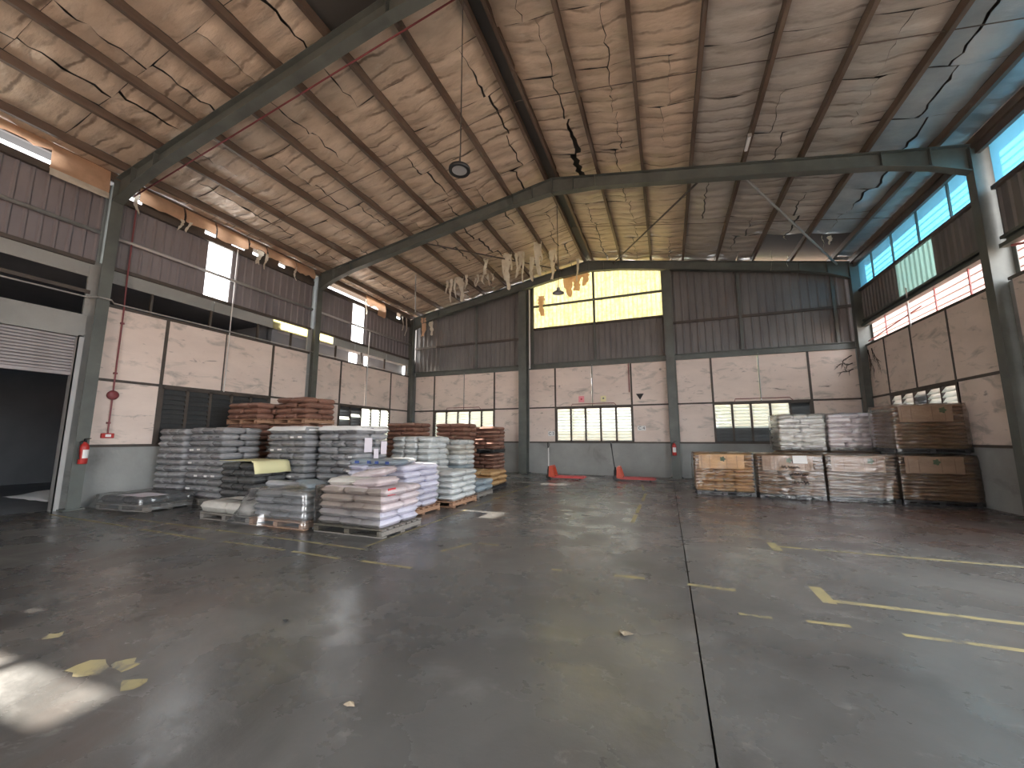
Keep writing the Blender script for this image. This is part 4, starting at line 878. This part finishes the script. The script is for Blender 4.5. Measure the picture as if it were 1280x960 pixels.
s = sign(-.93,1.90,.32,.19,'white','white plate reading C4 right of the middle window'); glyphs('C 4', -.93, 1.90, .17, 'ink', s)
tag(MB().prism([(-1.09,3.29),(-.94,3.04),(-.79,3.29)], YB-.012, YB-.003).build('triangle_sign', M['ink']), 'black downward triangle on the back wall panel', 'sign')
# ------------------------------------------------------------------ lamps
def lamp(x, y, z, ztop_, lab, cone):
    o = tag(empty('pendant_lamp', (x, y, z)), lab, 'lamp', 'hanging bay lamps')
    if cone: sh = MB().lathe([(.17,0),(.17,.02),(.10,.07),(.05,.10),(.05,.17),(.02,.19)], 24, close=False).build('shade', M['pipe'], o, True)
    else: sh = MB().lathe([(.115,.0),(.16,-.015),(.17,.01),(.165,.04),(.10,.06),(.075,.11),(.03,.13)], 26, close=False).build('shade', M['black'], o, True)
    MB().lathe([(.0,.004),(.118,.004)], 24, close=False).build('lens', M['lens'], sh)
    MB().tube([(0,0,.12),(.01,0,.35),(0,0,ztop_-z)], [.018,.012,.010], 6).build('cable', M['rail'], o); return o
lamp(XRID,4.92,5.62,ZRID+.20,'black round pendant lamp hanging nearest, below the ridge',False); lamp(XRID+.02,10.87,5.74,ZRID+.20,'pendant lamp with a conical shade in front of the yellow skylight',True)
t = tag(empty('tube_light', (2.06,9.35,zpur(2.06)-.05)), 'short white tube light under a roof purlin', 'lamp'); MB().bbox(-.035,.035,0,.50,-.035,.035,.01).build('housing', M['white'], t); MB().box(-.04,.04,-.012,0,-.04,.04).build('end_cap', M['pipe'], t)
# ------------------------------------------------------------------ vine, litter, trees
v = tag(empty('climbing_vine', (XR-.3, YB-.03, 2.9)), 'dry dark vine roots creeping from the right back corner', 'vine'); rv = random.Random(3)
def creep(p, d, n, r0, plane):
    pts = [Vector(p)]; d = Vector(d)
    for _ in range(n):
        d = (d + Vector((rv.uniform(-.6,.6) if plane == 'y' else 0, 0 if plane == 'y' else rv.uniform(-.6,.6), rv.uniform(-.6,.5)))).normalized(); pts.append(pts[-1]+d*rv.uniform(.04,.10))
        if rv.random() < .35 and r0 > .008: creep(pts[-1], (d + Vector((0,0,rv.choice((-1,1))))) if plane == 'y' else d + Vector((0,0,-1)), n//2, r0*.55, plane)
    MB().tube(pts, [r0*(1-.8*i/n) for i in range(n+1)], 5).build('stem', M['vine'], v)
for z0 in (1.42,1.15,.95): creep((-.02,-.02,z0), (-1,0,rv.uniform(-.5,.3)), 7, .020, 'y')
for y0 in (-.45,-.7): creep((.27,y0,1.5), (0,-.2,-1), 12, .016, 'x')
for i, (x, y, r, m, lab) in enumerate(((-.38,3.36,.055,'litter','dry curled leaf lying on the middle of the floor'),(-3.0,2.56,.035,'ink','small dark scrap on the floor left of the middle'),(-1.75,1.95,.03,'litter','tiny pale scrap on the floor near the camera'),(-2.65,15.05,.16,'white','white scrap on the floor between the two pallet jacks'),(-3.0,4.98,.06,'ink','dark scrap on the floor beside the yellow marking'))):
    rl = random.Random(i); vs = [(0,0,.02)] + [(r*rl.uniform(.5,1.3)*math.cos(a*.785), r*rl.uniform(.3,.9)*math.sin(a*.785), rl.uniform(.002,.03)*min(1, r*15)) for a in range(8)]
    tag(solid(MB().add(vs, [(0, 1+a, 1+(a+1)%8) for a in range(8)]).build('floor_scrap', M[m], loc=(x, y, .003)), .002, 1), lab, 'litter')
def tree(x, y, h, r, lab):
    o = tag(empty('yard_tree', (x, y, -.26)), lab, 'tree', 'trees behind the yard wall'); rt = random.Random(int(x*10))
    MB().tube([(0,0,0),(.1,0,h*.3),(-.05,.1,h*.7)], [.16,.13,.06], 8).build('trunk', M['bark'], o)
    mb = MB()
    for _ in range(2600):
        d = Vector((rt.gauss(0,1), rt.gauss(0,1), rt.gauss(0,1))).normalized()*r*rt.random()**.4; c = Vector((0,0,h*.62)) + Vector((d.x, d.y, d.z*1.3*h*.4/r*.75))
        a = Vector((rt.gauss(0,1), rt.gauss(0,1), rt.gauss(0,1))).normalized()*.16; b_ = a.orthogonal().normalized()*.08
        mb.add([c-a, c+b_, c+a, c-b_], [(0,1,2,3)])
    f = mb.build('foliage', M['leaf'], o); f['kind'] = 'stuff'
for i, (x, y, h, r) in enumerate(((-16,26,8,2.4),(-10.8,25,6,2.1),(-6.0,26.5,11,2.5),(-.6,28.5,10.5,2.3),(4.4,25.5,6.5,2.1),(-18.5,14,7,2.4))):
    tree(x, y, h, r, ['bushy tree behind the far left end of the yard wall','bushy tree seen through the left back window','tall tree behind the left half of the yellow skylight','tall tree behind the right half of the yellow skylight','bushy tree seen through the right back window','bushy tree outside the left wall'][i])

# ------------------------------------------------------------------ leave out sacks that no nearby viewpoint can see
from mathutils.bvhtree import BVHTree
bpy.context.view_layer.update(); bv = []; bf = []
CUBE = [(-.49,-.49,-.42),(.49,-.49,-.42),(.49,.49,-.42),(-.49,.49,-.42),(-.49,-.49,.42),(.49,-.49,.42),(.49,.49,.42),(-.49,.49,.42)]
CF = [(0,3,2,1),(4,5,6,7),(0,1,5,4),(1,2,6,5),(2,3,7,6),(3,0,4,7)]
for o in SACKS:
    n0 = len(bv); bv += [o.matrix_world @ Vector(c) for c in CUBE]; bf += [tuple(i+n0 for i in f) for f in CF]
TREE = BVHTree.FromPolygons(bv, bf)
SP = [(a*.48, b*.48, c*.30) for a in (-1,-.5,0,.5,1) for b in (-1,-.5,0,.5,1) for c in (-1,1) if abs(a) == 1 or abs(b) == 1] + [(a*.3, b*.3, .41) for a in (-1,0,1) for b in (-1,0,1)]
IDX = {o.name: i for i, o in enumerate(SACKS)}
def seen(o):
    mw = o.matrix_world; k = IDX[o.name]
    for e in VIEWS:
        for p in SP:
            d = (mw @ Vector(p)) - e; h = TREE.ray_cast(e, d.normalized())
            if h[2] is not None and h[2]//6 == k: return True
    return False
VIEWS = [Vector((0,0,1.5)), Vector((-1.0,.2,1.7)), Vector((1.0,0,1.4))]
import bmesh
bmj = bmesh.new(); mats = []
for o in [o for o in SACKS if not seen(o)]:
    mt = o.data.materials[0]
    if mt not in mats: mats.append(mt)
    n0 = len(bmj.verts); f0 = len(bmj.faces); bmj.from_mesh(o.data); bmj.verts.ensure_lookup_table(); bmj.faces.ensure_lookup_table()
    mw = o.matrix_world
    for v_ in bmj.verts[n0:]: v_.co = mw @ v_.co
    for f_ in bmj.faces[f0:]: f_.material_index = mats.index(mt)
    for c in list(o.children): bpy.data.objects.remove(c)
    bpy.data.objects.remove(o)
mej = bpy.data.meshes.new('packed_sacks'); bmj.to_mesh(mej); bmj.free()
for mt in mats: mej.materials.append(mt)
pk = link('packed_sacks', mej); pk['kind'] = 'stuff'; tag(pk, 'sacks packed out of sight inside and behind the stacks', 'sacks')
